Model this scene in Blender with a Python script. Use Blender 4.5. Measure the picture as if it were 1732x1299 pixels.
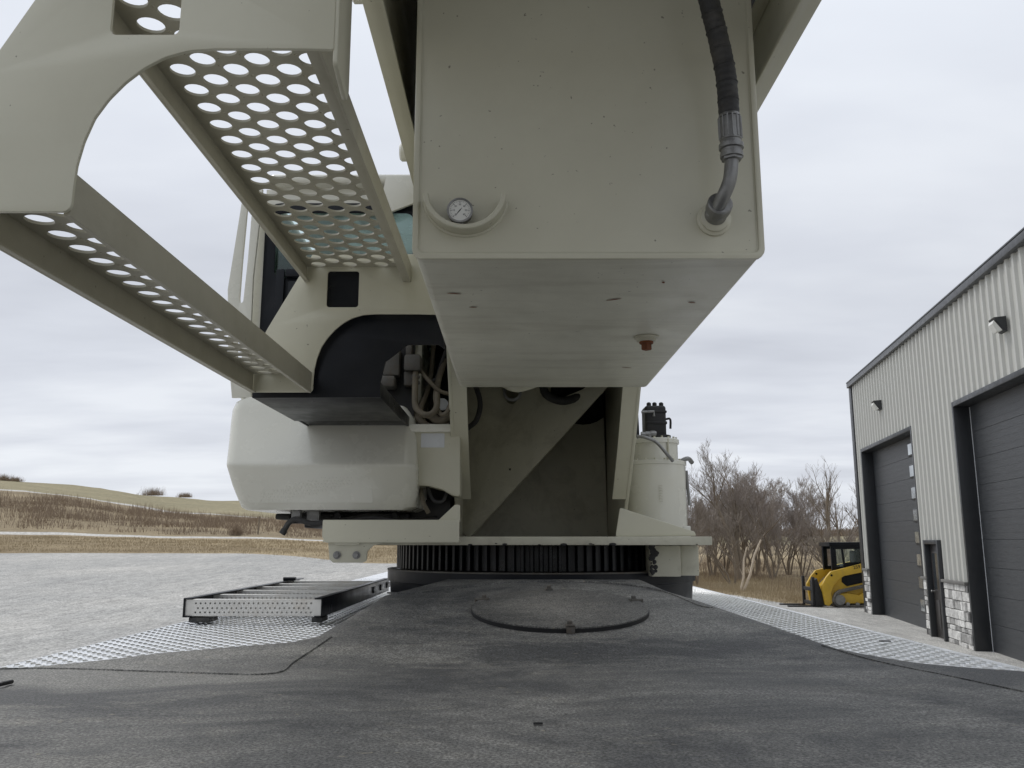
import bpy, bmesh, math, random
from mathutils import Vector, Matrix, noise
for o in list(bpy.data.objects): bpy.data.objects.remove(o)
random.seed(7)
SC = bpy.context.scene
COL = SC.collection
R = math.radians

# ------------------------------------------------------------------ camera
# the lens sits at the origin; the yard is 2.1 m below it
F = 1450.0
PITCH = math.atan(265.5 / F)
cd = bpy.data.cameras.new('camera'); cam = bpy.data.objects.new('camera', cd); COL.objects.link(cam)
cd.sensor_width = 36; cd.lens = F / 1732 * 36; cd.clip_start = 0.02; cd.clip_end = 3000
cam.location = (0, 0, 0); cam.rotation_euler = (R(90) + PITCH, 0, 0)
SC.camera = cam
GZ = -2.1

# ------------------------------------------------------------------ world, sun, exposure
SUN_EL, SUN_AZ = 52, -50       # azimuth from +Y towards +X
w = bpy.data.worlds.new('World'); SC.world = w; w.use_nodes = True
nt = w.node_tree; nt.nodes.clear()
def N(nt, t, **k):
    n = nt.nodes.new(t)
    for a, v in k.items(): setattr(n, a, v)
    return n
def math_(nt, op, a, b=None, c=None, clamp=False):
    n = N(nt, 'ShaderNodeMath', operation=op, use_clamp=clamp)
    for i, v in enumerate((a, b, c)):
        if v is None: continue
        if isinstance(v, (int, float)): n.inputs[i].default_value = v
        else: nt.links.new(v, n.inputs[i])
    return n.outputs[0]
def mixc(nt, f, a, b, blend='MIX'):
    n = N(nt, 'ShaderNodeMix', data_type='RGBA', blend_type=blend)
    for s, v in ((n.inputs[0], f), (n.inputs[6], a), (n.inputs[7], b)):
        if isinstance(v, (int, float)): s.default_value = v
        elif isinstance(v, (tuple, list)): s.default_value = (*v[:3], 1)
        else: nt.links.new(v, s)
    return n.outputs[2]
def noise_(nt, vec, scale, detail=4, rough=0.55, dist=0.0):
    n = N(nt, 'ShaderNodeTexNoise'); n.inputs['Scale'].default_value = scale
    n.inputs['Detail'].default_value = detail; n.inputs['Roughness'].default_value = rough
    n.inputs['Distortion'].default_value = dist
    if vec is not None: nt.links.new(vec, n.inputs['Vector'])
    return n.outputs['Fac']
def ramp_(nt, fac, stops):
    n = N(nt, 'ShaderNodeValToRGB'); e = n.color_ramp.elements
    while len(e) < len(stops): e.new(0.5)
    for i, (p, c) in enumerate(stops):
        e[i].position = p
        e[i].color = (c, c, c, 1) if isinstance(c, (int, float)) else (*c[:3], 1)
    nt.links.new(fac, n.inputs[0]); return n.outputs[0]
def mapping_(nt, vec, scale=(1, 1, 1), rot=(0, 0, 0), loc=(0, 0, 0)):
    n = N(nt, 'ShaderNodeMapping'); nt.links.new(vec, n.inputs[0])
    n.inputs['Scale'].default_value = scale; n.inputs['Rotation'].default_value = rot; n.inputs['Location'].default_value = loc
    return n.outputs[0]

tc = N(nt, 'ShaderNodeTexCoord')
sky = N(nt, 'ShaderNodeTexSky', sky_type='NISHITA'); sky.sun_disc = False
sky.sun_elevation = R(SUN_EL); sky.sun_rotation = R(SUN_AZ)
sep = N(nt, 'ShaderNodeSeparateXYZ'); nt.links.new(tc.outputs['Generated'], sep.inputs[0])
zz = math_(nt, 'ADD', math_(nt, 'MAXIMUM', sep.outputs[2], 0.0), 0.10)
cmb = N(nt, 'ShaderNodeCombineXYZ')
nt.links.new(math_(nt, 'DIVIDE', sep.outputs[0], zz), cmb.inputs[0])
nt.links.new(math_(nt, 'DIVIDE', sep.outputs[1], zz), cmb.inputs[1])
v1 = mapping_(nt, cmb.outputs[0], (0.55, 1.0, 1), (0, 0, R(12)))
n1 = noise_(nt, v1, 0.75, 5, 0.5, 0.3)
n2 = noise_(nt, v1, 2.6, 4, 0.5, 0.2)
cl = math_(nt, 'ADD', math_(nt, 'MULTIPLY', n1, 0.75), math_(nt, 'MULTIPLY', n2, 0.25))
cloud = ramp_(nt, cl, [(0.36, (5.5, 5.7, 6.35)), (0.50, (6.8, 7.05, 7.7)), (0.62, (8.1, 8.35, 8.85))])
# a smooth overcast: brighter overhead, the streaks show low down
el = ramp_(nt, sep.outputs[2], [(0.0, 1.02), (0.12, 0.98), (0.25, 0.92), (0.55, 1.10), (1.0, 1.35)])
lowf = ramp_(nt, sep.outputs[2], [(0.0, 0.55), (0.10, 0.9), (0.34, 0.8), (0.6, 0.35)])
cloud = mixc(nt, lowf, (7.7, 8.15, 8.75), cloud)
cloud = mixc(nt, 1.0, cloud, el, 'MULTIPLY')
# the overcast is thinner and brighter towards the hidden sun
sdot = math_(nt, 'ADD', math_(nt, 'MULTIPLY', sep.outputs[1], 0.75), math_(nt, 'MULTIPLY', sep.outputs[0], -0.35))
az_ = ramp_(nt, math_(nt, 'MULTIPLY_ADD', sdot, 0.5, 0.5), [(0.05, 0.74), (0.5, 0.97), (0.75, 1.0)])
cloud = mixc(nt, 1.0, cloud, az_, 'MULTIPLY')
skyc = mixc(nt, 0.95, sky.outputs[0], cloud)
bg = N(nt, 'ShaderNodeBackground'); nt.links.new(skyc, bg.inputs[0]); bg.inputs[1].default_value = 0.1
wo = N(nt, 'ShaderNodeOutputWorld'); nt.links.new(bg.outputs[0], wo.inputs[0])

sd = bpy.data.lights.new('sun', 'SUN'); so = bpy.data.objects.new('sun', sd); COL.objects.link(so)
sd.energy = 1.3; sd.angle = R(16); sd.color = (1.0, 0.97, 0.92)
so.rotation_euler = (R(90 - SUN_EL), 0, R(180 - SUN_AZ))
so.location = (0, 0, 30)
SC.view_settings.view_transform = 'Standard'; SC.view_settings.look = 'None'
SC.view_settings.exposure = 0.10; SC.view_settings.gamma = 1
SC.render.engine = 'CYCLES'

# ------------------------------------------------------------------ measuring helpers (photo pixel -> point at a known distance)
cP, sP = math.cos(PITCH), math.sin(PITCH)
def ray(px, py):
    x = (px - 866) / F; v = (649.5 - py) / F
    return Vector((x, cP - v * sP, sP + v * cP))
def atY(px, py, Y):
    d = ray(px, py); return d * (Y / d.y)
def atZ(px, py, Z):
    d = ray(px, py); return d * (Z / d.z)
def xz(px, py, Y):
    p = atY(px, py, Y); return (p.x, p.z)

# ------------------------------------------------------------------ materials
def mat_base(name):
    m = bpy.data.materials.new(name); m.use_nodes = True
    nt = m.node_tree; b = nt.nodes['Principled BSDF']
    tc = N(nt, 'ShaderNodeTexCoord')
    return m, nt, b, tc.outputs['Object']
def bump(nt, b, h, strength, dist=0.01):
    n = N(nt, 'ShaderNodeBump'); n.inputs['Strength'].default_value = strength
    n.inputs['Distance'].default_value = dist
    nt.links.new(h, n.inputs['Height']); nt.links.new(n.outputs[0], b.inputs['Normal'])
def paint(name, col, rough=0.4, var=0.08, dirt=0.0, dirtc=(0.12, 0.10, 0.07), metal=0.0, bmp=0.05, specks=0.0, coat=0.0, scale=1.0, dscale=(1, 1, 1), spec=0.5):
    m, nt, b, o = mat_base(name)
    n = noise_(nt, o, 3.0 * scale, 6, 0.6, 0.4)
    d = ramp_(nt, n, [(0.3, 1 - var), (0.7, 1 + var)])
    c = mixc(nt, 1.0, col, d, 'MULTIPLY')
    if dirt:
        md = mapping_(nt, o, dscale)
        f = ramp_(nt, noise_(nt, md, 6 * scale, 8, 0.7, 0.6), [(0.48, 0), (0.72, dirt)])
        c = mixc(nt, f, c, dirtc)
    if specks:
        f = ramp_(nt, noise_(nt, o, 70 * scale, 2, 0.5), [(0.74, 0), (0.765, specks)])
        c = mixc(nt, f, c, (0.05, 0.035, 0.02))
    nt.links.new(c, b.inputs['Base Color'])
    rr = ramp_(nt, noise_(nt, o, 9 * scale, 5, 0.6), [(0.3, max(0.02, rough - 0.08)), (0.7, rough + 0.1)])
    nt.links.new(rr, b.inputs['Roughness'])
    b.inputs['Metallic'].default_value = metal; b.inputs['Specular IOR Level'].default_value = spec
    if coat: b.inputs['Coat Weight'].default_value = coat; b.inputs['Coat Roughness'].default_value = 0.12
    if bmp: bump(nt, b, noise_(nt, o, 120 * scale, 3, 0.6), bmp, 0.002)
    return m
M = {}
CREAM = (0.565, 0.548, 0.435)
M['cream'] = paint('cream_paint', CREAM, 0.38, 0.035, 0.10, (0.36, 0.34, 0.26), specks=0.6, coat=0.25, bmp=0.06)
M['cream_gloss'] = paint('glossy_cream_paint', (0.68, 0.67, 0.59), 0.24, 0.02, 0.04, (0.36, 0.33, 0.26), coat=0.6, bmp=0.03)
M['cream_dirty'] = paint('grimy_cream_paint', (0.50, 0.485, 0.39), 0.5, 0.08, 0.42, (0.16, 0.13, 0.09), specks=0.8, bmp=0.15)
M['belly'] = paint('scuffed_tank_paint', (0.60, 0.59, 0.50), 0.38, 0.10, 0.40, (0.27, 0.24, 0.18), specks=0.9, bmp=0.18, scale=1.2, dscale=(0.22, 1.5, 1))
M['step_paint'] = paint('darkened_step_paint', (0.43, 0.41, 0.33), 0.5, 0.06, 0.35, (0.26, 0.235, 0.17), specks=0.5, bmp=0.15)  # cream darkened for treads seen from below, with mottled dirt
M['black'] = paint('black_paint', (0.004, 0.0055, 0.009), 0.34, 0.2, 0.2, (0.03, 0.028, 0.026), bmp=0.06, spec=0.25)
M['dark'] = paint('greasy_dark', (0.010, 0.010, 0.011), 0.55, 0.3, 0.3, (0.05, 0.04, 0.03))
M['gear'] = paint('oiled_gear_steel', (0.004, 0.005, 0.007), 0.32, 0.3, 0.25, (0.04, 0.035, 0.03), metal=0.1, bmp=0.3, spec=0.4)
M['rubber'] = paint('rubber', (0.030, 0.030, 0.030), 0.62, 0.25, 0.45, (0.10, 0.09, 0.075), bmp=0.3, scale=3)
M['steel'] = paint('dull_steel', (0.27, 0.27, 0.265), 0.42, 0.15, 0.5, (0.10, 0.09, 0.08), metal=0.75, bmp=0.3, scale=3)
M['alu'] = paint('galvanised', (0.66, 0.65, 0.62), 0.42, 0.1, 0.35, (0.38, 0.30, 0.2), metal=0.55, bmp=0.2, scale=2)
M['rust'] = paint('rust', (0.20, 0.065, 0.025), 0.85, 0.35, 0.5, (0.05, 0.02, 0.012), bmp=0.8, scale=6)
M['hose_tan'] = paint('dusty_hose', (0.125, 0.105, 0.072), 0.7, 0.25, 0.6, (0.07, 0.06, 0.045), bmp=0.3, scale=4)
M['valve'] = paint('grimy_cast_metal', (0.10, 0.095, 0.085), 0.6, 0.3, 0.7, (0.10, 0.07, 0.045), bmp=0.5, scale=3)
M['white'] = paint('off_white', (0.72, 0.72, 0.68), 0.4, 0.03, bmp=0)
M['label_grey'] = paint('pale_sticker', (0.62, 0.64, 0.66), 0.3, 0.03, bmp=0)
M['ink'] = paint('ink', (0.02, 0.02, 0.02), 0.5, 0.0, bmp=0)
M['yellow'] = paint('yellow_paint', (0.56, 0.36, 0.035), 0.38, 0.08, 0.3, (0.30, 0.20, 0.08), bmp=0.03)
M['track'] = paint('track_rubber', (0.10, 0.095, 0.085), 0.8, 0.3, 0.6, (0.24, 0.21, 0.17), scale=2)
M['siding'] = paint('light_grey_siding', (0.50, 0.50, 0.465), 0.45, 0.03, bmp=0)
M['trim'] = paint('dark_trim', (0.028, 0.030, 0.033), 0.4, 0.1, bmp=0)
M['fascia'] = paint('grey_fascia', (0.055, 0.058, 0.062), 0.35, 0.1, bmp=0)
M['bronze'] = paint('dark_bronze_door', (0.040, 0.036, 0.034), 0.4, 0.1, bmp=0)
M['roof'] = paint('roof_metal', (0.10, 0.105, 0.11), 0.4, 0.05, bmp=0)
M['cap'] = paint('stone_cap', (0.17, 0.165, 0.155), 0.85, 0.2, bmp=0.3)
M['deadwood'] = paint('dead_wood', (0.55, 0.47, 0.37), 0.85, 0.25, 0.4, (0.25, 0.19, 0.13))
def mk_door():
    m, nt, b, o = mat_base('overhead_door_panel')
    f = noise_(nt, mapping_(nt, o, (1.2, 1.2, 22)), 3.0, 6, 0.7, 0.2)
    nt.links.new(mixc(nt, ramp_(nt, f, [(0.35, 0), (0.75, 1)]), (0.030, 0.033, 0.037), (0.062, 0.066, 0.070)), b.inputs['Base Color'])
    b.inputs['Roughness'].default_value = 0.42
    bump(nt, b, f, 0.5, 0.01); return m
M['door'] = mk_door()
def mk_glass(name, tint, rough=0.02, dark=0.0):
    m = bpy.data.materials.new(name); m.use_nodes = True; nt = m.node_tree; nt.nodes.clear()
    t = N(nt, 'ShaderNodeBsdfTransparent'); t.inputs[0].default_value = (*tint, 1)
    g = N(nt, 'ShaderNodeBsdfGlossy'); g.inputs[0].default_value = (0.9, 0.95, 0.95, 1); g.inputs[1].default_value = rough
    fr = N(nt, 'ShaderNodeFresnel'); fr.inputs[0].default_value = 1.5
    mx = N(nt, 'ShaderNodeMixShader'); nt.links.new(fr.outputs[0], mx.inputs[0])
    nt.links.new(t.outputs[0], mx.inputs[1]); nt.links.new(g.outputs[0], mx.inputs[2])
    out = N(nt, 'ShaderNodeOutputMaterial'); nt.links.new(mx.outputs[0], out.inputs[0]); return m
M['glass'] = mk_glass('tinted_cab_glass', (0.91, 0.995, 0.985))
M['gauge_glass'] = mk_glass('gauge_glass', (0.95, 0.95, 0.92))
def mk_darkglass():
    m, nt, b, o = mat_base('dark_window_glass')
    b.inputs['Base Color'].default_value = (0.03, 0.035, 0.04, 1); b.inputs['Roughness'].default_value = 0.05
    b.inputs['Specular IOR Level'].default_value = 0.8; return m
M['pane'] = mk_darkglass()
def mk_stone():
    m, nt, b, o = mat_base('ashlar_stone')
    a = N(nt, 'ShaderNodeAttribute', attribute_name='tone')
    n = noise_(nt, o, 9, 8, 0.65)
    base = ramp_(nt, a.outputs['Fac'], [(0.0, (0.10, 0.098, 0.095)), (0.35, (0.30, 0.295, 0.285)), (0.65, (0.58, 0.57, 0.55)), (1.0, (0.78, 0.77, 0.74))])
    c = mixc(nt, 1.0, base, ramp_(nt, n, [(0.3, 0.65), (0.65, 1.15)]), 'MULTIPLY')
    nt.links.new(c, b.inputs['Base Color']); b.inputs['Roughness'].default_value = 0.9
    bump(nt, b, n, 0.9, 0.05); return m
M['stone'] = mk_stone()
def mk_deck(name='worn_black_deck', tone=1.0):
    m, nt, b, o = mat_base(name)
    n = noise_(nt, o, 1.4, 8, 0.62, 0.5)
    g = noise_(nt, o, 190, 4, 0.8)
    g2 = noise_(nt, o, 38, 8, 0.82)
    n = noise_(nt, mapping_(nt, o, (0.9, 1.5, 1)), 1.5, 8, 0.66, 0.7)
    c = mixc(nt, ramp_(nt, n, [(0.41, 0), (0.60, 1)]), (0.056 * tone, 0.057 * tone, 0.058 * tone), (0.180 * tone, 0.176 * tone, 0.163 * tone))
    blot = ramp_(nt, noise_(nt, mapping_(nt, o, (1, 2.6, 1), (0, 0, 0.25)), 2.9, 8, 0.72, 1.2), [(0.53, 0), (0.68, 0.8)])
    c = mixc(nt, blot, c, (0.185 * tone, 0.178 * tone, 0.158 * tone))
    c = mixc(nt, 1.0, c, ramp_(nt, g2, [(0.33, 0.55), (0.67, 1.55)]), 'MULTIPLY')
    c = mixc(nt, 1.0, c, ramp_(nt, g, [(0.42, 0.45), (0.60, 1.7)]), 'MULTIPLY')
    fl = ramp_(nt, noise_(nt, mapping_(nt, o, (1, 3, 1), (0, 0, 0.5)), 34, 4, 0.6, 0.8), [(0.675, 0), (0.72, 0.8)])
    c = mixc(nt, fl, c, (0.34, 0.30, 0.22))
    # dusty ring left round the hatch rim
    vm = N(nt, 'ShaderNodeVectorMath', operation='DISTANCE'); nt.links.new(mapping_(nt, o, (1, 1, 0)), vm.inputs[0]); vm.inputs[1].default_value = (HXC, HYC, 0)
    ring = ramp_(nt, math_(nt, 'ADD', vm.outputs['Value'], math_(nt, 'MULTIPLY', math_(nt, 'SUBTRACT', g2, 0.5), 0.10)), [(0.26, 0.0), (0.285, 0.65), (0.31, 0.25), (0.34, 0.0)])
    c = mixc(nt, ring, c, (0.15, 0.115, 0.075))
    nt.links.new(c, b.inputs['Base Color'])
    nt.links.new(ramp_(nt, g2, [(0.3, 0.5), (0.7, 0.82)]), b.inputs['Roughness'])
    h = math_(nt, 'ADD', math_(nt, 'MULTIPLY', g, 0.5), math_(nt, 'MULTIPLY', g2, 1.0))
    bump(nt, b, h, 0.7, 0.005); return m
HXC, HYC = 0.150, 2.785
M['deck'] = mk_deck(); M['hatch'] = mk_deck('dark_hatch_paint', 0.62)
def mk_plate():
    m, nt, b, o = mat_base('aluminium_tread_plate')
    n = noise_(nt, o, 5, 6, 0.7, 0.5)
    nt.links.new(mixc(nt, ramp_(nt, n, [(0.35, 0), (0.7, 1)]), (0.92, 0.93, 0.94), (0.74, 0.74, 0.74)), b.inputs['Base Color'])
    b.inputs['Metallic'].default_value = 0.8
    nt.links.new(ramp_(nt, noise_(nt, o, 30, 4, 0.6), [(0.3, 0.24), (0.7, 0.42)]), b.inputs['Roughness'])
    return m
M['plate'] = mk_plate()
def mk_gravel(name, c1, c2, sc=1.0):
    m, nt, b, o = mat_base(name)
    big = noise_(nt, mapping_(nt, o, (1.3, 0.45, 1)), 0.16, 8, 0.65, 0.6)
    mid = noise_(nt, mapping_(nt, o, (1.8, 0.5, 1)), 1.6, 8, 0.8, 0.3)
    v = N(nt, 'ShaderNodeTexVoronoi'); v.inputs['Scale'].default_value = 22 * sc; nt.links.new(o, v.inputs['Vector'])
    sv = N(nt, 'ShaderNodeSeparateColor'); nt.links.new(v.outputs['Color'], sv.inputs[0])
    c = mixc(nt, ramp_(nt, big, [(0.35, 0), (0.65, 1)]), c1, c2)
    c = mixc(nt, 1.0, c, ramp_(nt, mid, [(0.3, 0.62), (0.7, 1.25)]), 'MULTIPLY')
    c = mixc(nt, 1.0, c, ramp_(nt, sv.outputs[0], [(0.0, 0.6), (0.5, 1.0), (1.0, 1.35)]), 'MULTIPLY')
    nt.links.new(c, b.inputs['Base Color']); b.inputs['Roughness'].default_value = 0.95
    bump(nt, b, v.outputs['Distance'], 0.8, 0.03); return m
M['gravel'] = mk_gravel('pale_gravel', (0.375, 0.37, 0.355), (0.49, 0.475, 0.445))
M['concrete'] = mk_gravel('concrete', (0.55, 0.54, 0.51), (0.60, 0.585, 0.55), 3)
def mk_grass(name, cols, sc=1.0):
    m, nt, b, o = mat_base(name)
    a = noise_(nt, mapping_(nt, o, (0.6, 1, 1)), 0.06 * sc, 8, 0.65, 0.5)
    d = noise_(nt, mapping_(nt, o, (0.6, 1.0, 3)), 1.6 * sc, 8, 0.8, 0.3)
    c = ramp_(nt, a, [(0.3, cols[0]), (0.5, cols[1]), (0.68, cols[2])])
    c = mixc(nt, 1.0, c, ramp_(nt, d, [(0.3, 0.6), (0.7, 1.3)]), 'MULTIPLY')
    nt.links.new(c, b.inputs['Base Color']); b.inputs['Roughness'].default_value = 1.0
    b.inputs['Specular IOR Level'].default_value = 0.1
    bump(nt, b, d, 0.8, 0.3); return m
M['grass'] = mk_grass('dry_verge_grass', ((0.25, 0.195, 0.125), (0.37, 0.295, 0.19), (0.50, 0.405, 0.26)))
M['field'] = mk_grass('dry_rough_field', ((0.21, 0.17, 0.115), (0.31, 0.25, 0.165), (0.38, 0.31, 0.205)))
M['crop'] = mk_grass('stubble_hill', ((0.26, 0.235, 0.155), (0.31, 0.275, 0.18), (0.36, 0.31, 0.205)), 0.5)
M['road'] = mk_gravel('pale_road', (0.50, 0.48, 0.45), (0.56, 0.54, 0.50), 0.3)
def twigmat(name, c1, c2):
    m, nt, b, o = mat_base(name)
    nt.links.new(mixc(nt, noise_(nt, o, 0.8, 4, 0.6), c1, c2), b.inputs['Base Color'])
    b.inputs['Roughness'].default_value = 0.9; return m
M['bark'] = twigmat('grey_bark', (0.16, 0.13, 0.095), (0.27, 0.22, 0.165))
M['twig'] = twigmat('bare_twigs', (0.22, 0.185, 0.155), (0.33, 0.285, 0.24))
M['twig_red'] = twigmat('reddish_twigs', (0.26, 0.22, 0.195), (0.37, 0.325, 0.29))
M['brush'] = twigmat('bare_brush', (0.20, 0.15, 0.11), (0.33, 0.255, 0.18))
M['straw'] = twigmat('straw', (0.28, 0.22, 0.14), (0.47, 0.385, 0.25))

# ------------------------------------------------------------------ mesh helpers
def empty(name, loc, label, cat, group=None):
    o = bpy.data.objects.new(name, None); COL.objects.link(o); o.location = loc
    o.empty_display_size = 0.2
    o['label'] = label; o['category'] = cat
    if group: o['group'] = group
    return o
def wloc(o):
    p = Vector((0, 0, 0))
    while o: p += o.location; o = o.parent
    return p
def finish(me, angle=32):
    bm = bmesh.new(); bm.from_mesh(me)
    bmesh.ops.recalc_face_normals(bm, faces=bm.faces)
    lim = math.radians(angle)
    for f in bm.faces: f.smooth = True
    for e in bm.edges:
        e.smooth = len(e.link_faces) == 2 and e.calc_face_angle(0) < lim
    bm.to_mesh(me); bm.free()
def obj(name, bm, mat, parent=None, kind=None, loc=None, smooth=True, **props):
    me = bpy.data.meshes.new(name)
    bm.to_mesh(me); bm.free()
    off = wloc(parent) if parent else (Vector(loc) if loc is not None else Vector((0, 0, 0)))
    if off.length: me.transform(Matrix.Translation(-off))
    if smooth: finish(me)
    o = bpy.data.objects.new(name, me); COL.objects.link(o)
    if parent: o.parent = parent
    elif loc is not None: o.location = loc
    for mm in (mat if isinstance(mat, (list, tuple)) else [mat]): me.materials.append(M[mm])
    if kind: o['kind'] = kind
    for k, v in props.items(): o[k] = v
    return o
def pieces(name, bm, mat, parent=None, **k):
    """one object per loose island of bm"""
    left = set(bm.faces); out = []
    isl = []
    while left:
        st = [left.pop()]; cur = set(st)
        while st:
            f = st.pop()
            for v in f.verts:
                for g in v.link_faces:
                    if g in left: left.discard(g); cur.add(g); st.append(g)
        isl.append(cur)
    for cur in isl:
        nb = bmesh.new(); vm = {}
        for f in cur:
            for v in f.verts:
                if v not in vm: vm[v] = nb.verts.new(v.co)
            nb.faces.new([vm[v] for v in f.verts])
        out.append(obj(name, nb, mat, parent, **k))
    bm.free(); return out
def NB(): return bmesh.new()
def box(bm, lo, hi, bev=0.0, mtx=None, seg=2):
    g = bmesh.ops.create_cube(bm, size=1)
    s = [hi[i] - lo[i] for i in range(3)]; c = [(hi[i] + lo[i]) / 2 for i in range(3)]
    vs = g['verts']
    for v in vs: v.co = Vector((v.co.x * s[0] + c[0], v.co.y * s[1] + c[1], v.co.z * s[2] + c[2]))
    if bev:
        es = list({e for v in vs for e in v.link_edges})
        r = bmesh.ops.bevel(bm, geom=es, offset=bev, segments=seg, profile=0.5, affect='EDGES')
        vs = list({v for f in r['faces'] for v in f.verts} | {v for v in vs if v.is_valid})
    if mtx is not None:
        for v in vs: v.co = mtx @ v.co
    return vs
def frame_from(d):
    d = d.normalized(); a = Vector((0, 0, 1)) if abs(d.z) < 0.9 else Vector((1, 0, 0))
    u = d.cross(a).normalized(); return u, d.cross(u).normalized()
def tube(bm, pts, r, n=12, cap=True):
    pts = [Vector(p) for p in pts]; rs = r if isinstance(r, (list, tuple)) else [r] * len(pts)
    rings = []; u = None
    for i, p in enumerate(pts):
        d = (pts[min(i + 1, len(pts) - 1)] - pts[max(i - 1, 0)])
        if d.length < 1e-9: d = Vector((0, 0, 1))
        d.normalize()
        if u is None: u, v = frame_from(d)
        else:
            u = (u - d * u.dot(d)).normalized(); v = d.cross(u)
        rings.append([bm.verts.new(p + (u * math.cos(2 * math.pi * k / n) + v * math.sin(2 * math.pi * k / n)) * rs[i]) for k in range(n)])
    for a, b in zip(rings, rings[1:]):
        for k in range(n): bm.faces.new((a[k], a[(k + 1) % n], b[(k + 1) % n], b[k]))
    if cap: bm.faces.new(rings[0][::-1]); bm.faces.new(rings[-1])
def curve_pts(pts, n=8):
    pts = [Vector(p) for p in pts]; out = []
    P = [pts[0] * 2 - pts[1]] + pts + [pts[-1] * 2 - pts[-2]]
    for i in range(1, len(P) - 2):
        for k in range(n):
            t = k / n; a, b, c, d = P[i - 1], P[i], P[i + 1], P[i + 2]
            out.append(0.5 * ((2 * b) + (c - a) * t + (2 * a - 5 * b + 4 * c - d) * t * t + (3 * b - a - 3 * c + d) * t ** 3))
    out.append(pts[-1]); return out
def lathe(bm, prof, centre, axis=(0, 0, 1), n=32, caps=True):
    ax = Vector(axis).normalized(); u, v = frame_from(ax); c = Vector(centre); rings = []
    for r, h in prof:
        rings.append([bm.verts.new(c + ax * h + (u * math.cos(2 * math.pi * k / n) + v * math.sin(2 * math.pi * k / n)) * max(r, 1e-4)) for k in range(n)])
    for a, b in zip(rings, rings[1:]):
        for k in range(n): bm.faces.new((a[k], a[(k + 1) % n], b[(k + 1) % n], b[k]))
    if caps: bm.faces.new(rings[0]); bm.faces.new(rings[-1])
def hexbolt(bm, p, axis, r=0.012, h=0.01):
    lathe(bm, [(r * 1.5, 0), (r * 1.5, h * 0.25)], p, axis, 16)
    lathe(bm, [(r, h * 0.25), (r, h), (r * 0.85, h * 1.1)], p, axis, 6)
def plate(bm, pts, holes=(), t=0.01, origin=(0, 0, 0), U=(1, 0, 0), V=(0, 0, 1), bev=0.0):
    """flat sheet cut to an outline (2-D points along U,V) with holes; thickness t centred on the origin plane"""
    cu = bpy.data.curves.new('c', 'CURVE'); cu.dimensions = '2D'; cu.fill_mode = 'BOTH'
    cu.extrude = t / 2 - bev; cu.bevel_depth = bev; cu.bevel_resolution = 1
    for loop in [pts] + list(holes):
        s = cu.splines.new('POLY'); s.points.add(len(loop) - 1)
        for q, (x, y) in zip(s.points, loop): q.co = (x, y, 0, 1)
        s.use_cyclic_u = True
    co = bpy.data.objects.new('c', cu); COL.objects.link(co)
    dg = bpy.context.evaluated_depsgraph_get(); dg.update()
    me = bpy.data.meshes.new_from_object(co.evaluated_get(dg))
    U = Vector(U); V = Vector(V); W = U.cross(V); O = Vector(origin)
    mt = Matrix(((U.x, V.x, W.x, O.x), (U.y, V.y, W.y, O.y), (U.z, V.z, W.z, O.z), (0, 0, 0, 1)))
    me.transform(mt); bm.from_mesh(me)
    bpy.data.objects.remove(co); bpy.data.curves.remove(cu); bpy.data.meshes.remove(me)
    bmesh.ops.remove_doubles(bm, verts=bm.verts, dist=1e-6)
def circ(x, y, r, n=18, sx=1.0): return [(x + sx * r * math.cos(2 * math.pi * k / n), y + r * math.sin(2 * math.pi * k / n)) for k in range(n)]
def rrect(x0, y0, x1, y1, r, n=5):
    out = []
    for cx, cy, a0 in ((x1 - r, y1 - r, 0), (x0 + r, y1 - r, 90), (x0 + r, y0 + r, 180), (x1 - r, y0 + r, 270)):
        for k in range(n + 1):
            a = R(a0 + 90 * k / n); out.append((cx + r * math.cos(a), cy + r * math.sin(a)))
    return out
def roundpoly(pts, r, n=4):
    out = []; m = len(pts)
    for i in range(m):
        p = Vector(pts[i]); a = Vector(pts[i - 1]) - p; b = Vector(pts[(i + 1) % m]) - p
        rr = min(r, a.length * 0.45, b.length * 0.45); A = p + a.normalized() * rr; B = p + b.normalized() * rr
        for k in range(n + 1):
            t = k / n; q = A * (1 - t) ** 2 + p * 2 * t * (1 - t) + B * t * t; out.append((q.x, q.y))
    return out
def text_bm(bm, s, size, mtx, ext=0.001):
    cu = bpy.data.curves.new('t', 'FONT'); cu.body = s; cu.size = size; cu.extrude = ext; cu.align_x = 'CENTER'; cu.align_y = 'CENTER'
    co = bpy.data.objects.new('t', cu); COL.objects.link(co)
    dg = bpy.context.evaluated_depsgraph_get(); dg.update()
    me = bpy.data.meshes.new_from_object(co.evaluated_get(dg)); me.transform(mtx); bm.from_mesh(me)
    bpy.data.objects.remove(co); bpy.data.curves.remove(cu); bpy.data.meshes.remove(me)

# ------------------------------------------------------------------ ground, in bands round the viewpoint
AZ = [-180, -60, -40, -31, -18, -8, 0, 6, 12, 19, 26, 40, 60, 180]
EDGE = [60, 70, 75, 75, 72, 60, 50, 42, 36, 31, 38, 50, 55, 60]
ZEDGE = [-2.1, -1.2, -.9, -.89, -.95, -1.5, -1.8, -2.0, -2.07, -2.1, -2.1, -2.1, -2.1, -2.1]
Z105 = [-1.5, .4, .7, .72, .3, -.1, -.6, -1.2, -1.55, -1.6, -1.7, -1.8, -1.8, -1.5]
Z260 = [4, 11, 12.6, 12.6, 7.2, 3.5, 1.5, .2, 0.1, .0, 0, 0, 0, 4]
Z400 = [9, 22, 24.3, 24.0, 17.8, 11.5, 7, 4, 2.4, 2.2, 2.2, 2.2, 2.2, 9]
def lut(a, T):
    for i in range(len(AZ) - 1):
        if AZ[i] <= a <= AZ[i + 1]:
            t = (a - AZ[i]) / (AZ[i + 1] - AZ[i]); t = t * t * (3 - 2 * t)
            return T[i] * (1 - t) + T[i + 1] * t
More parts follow.
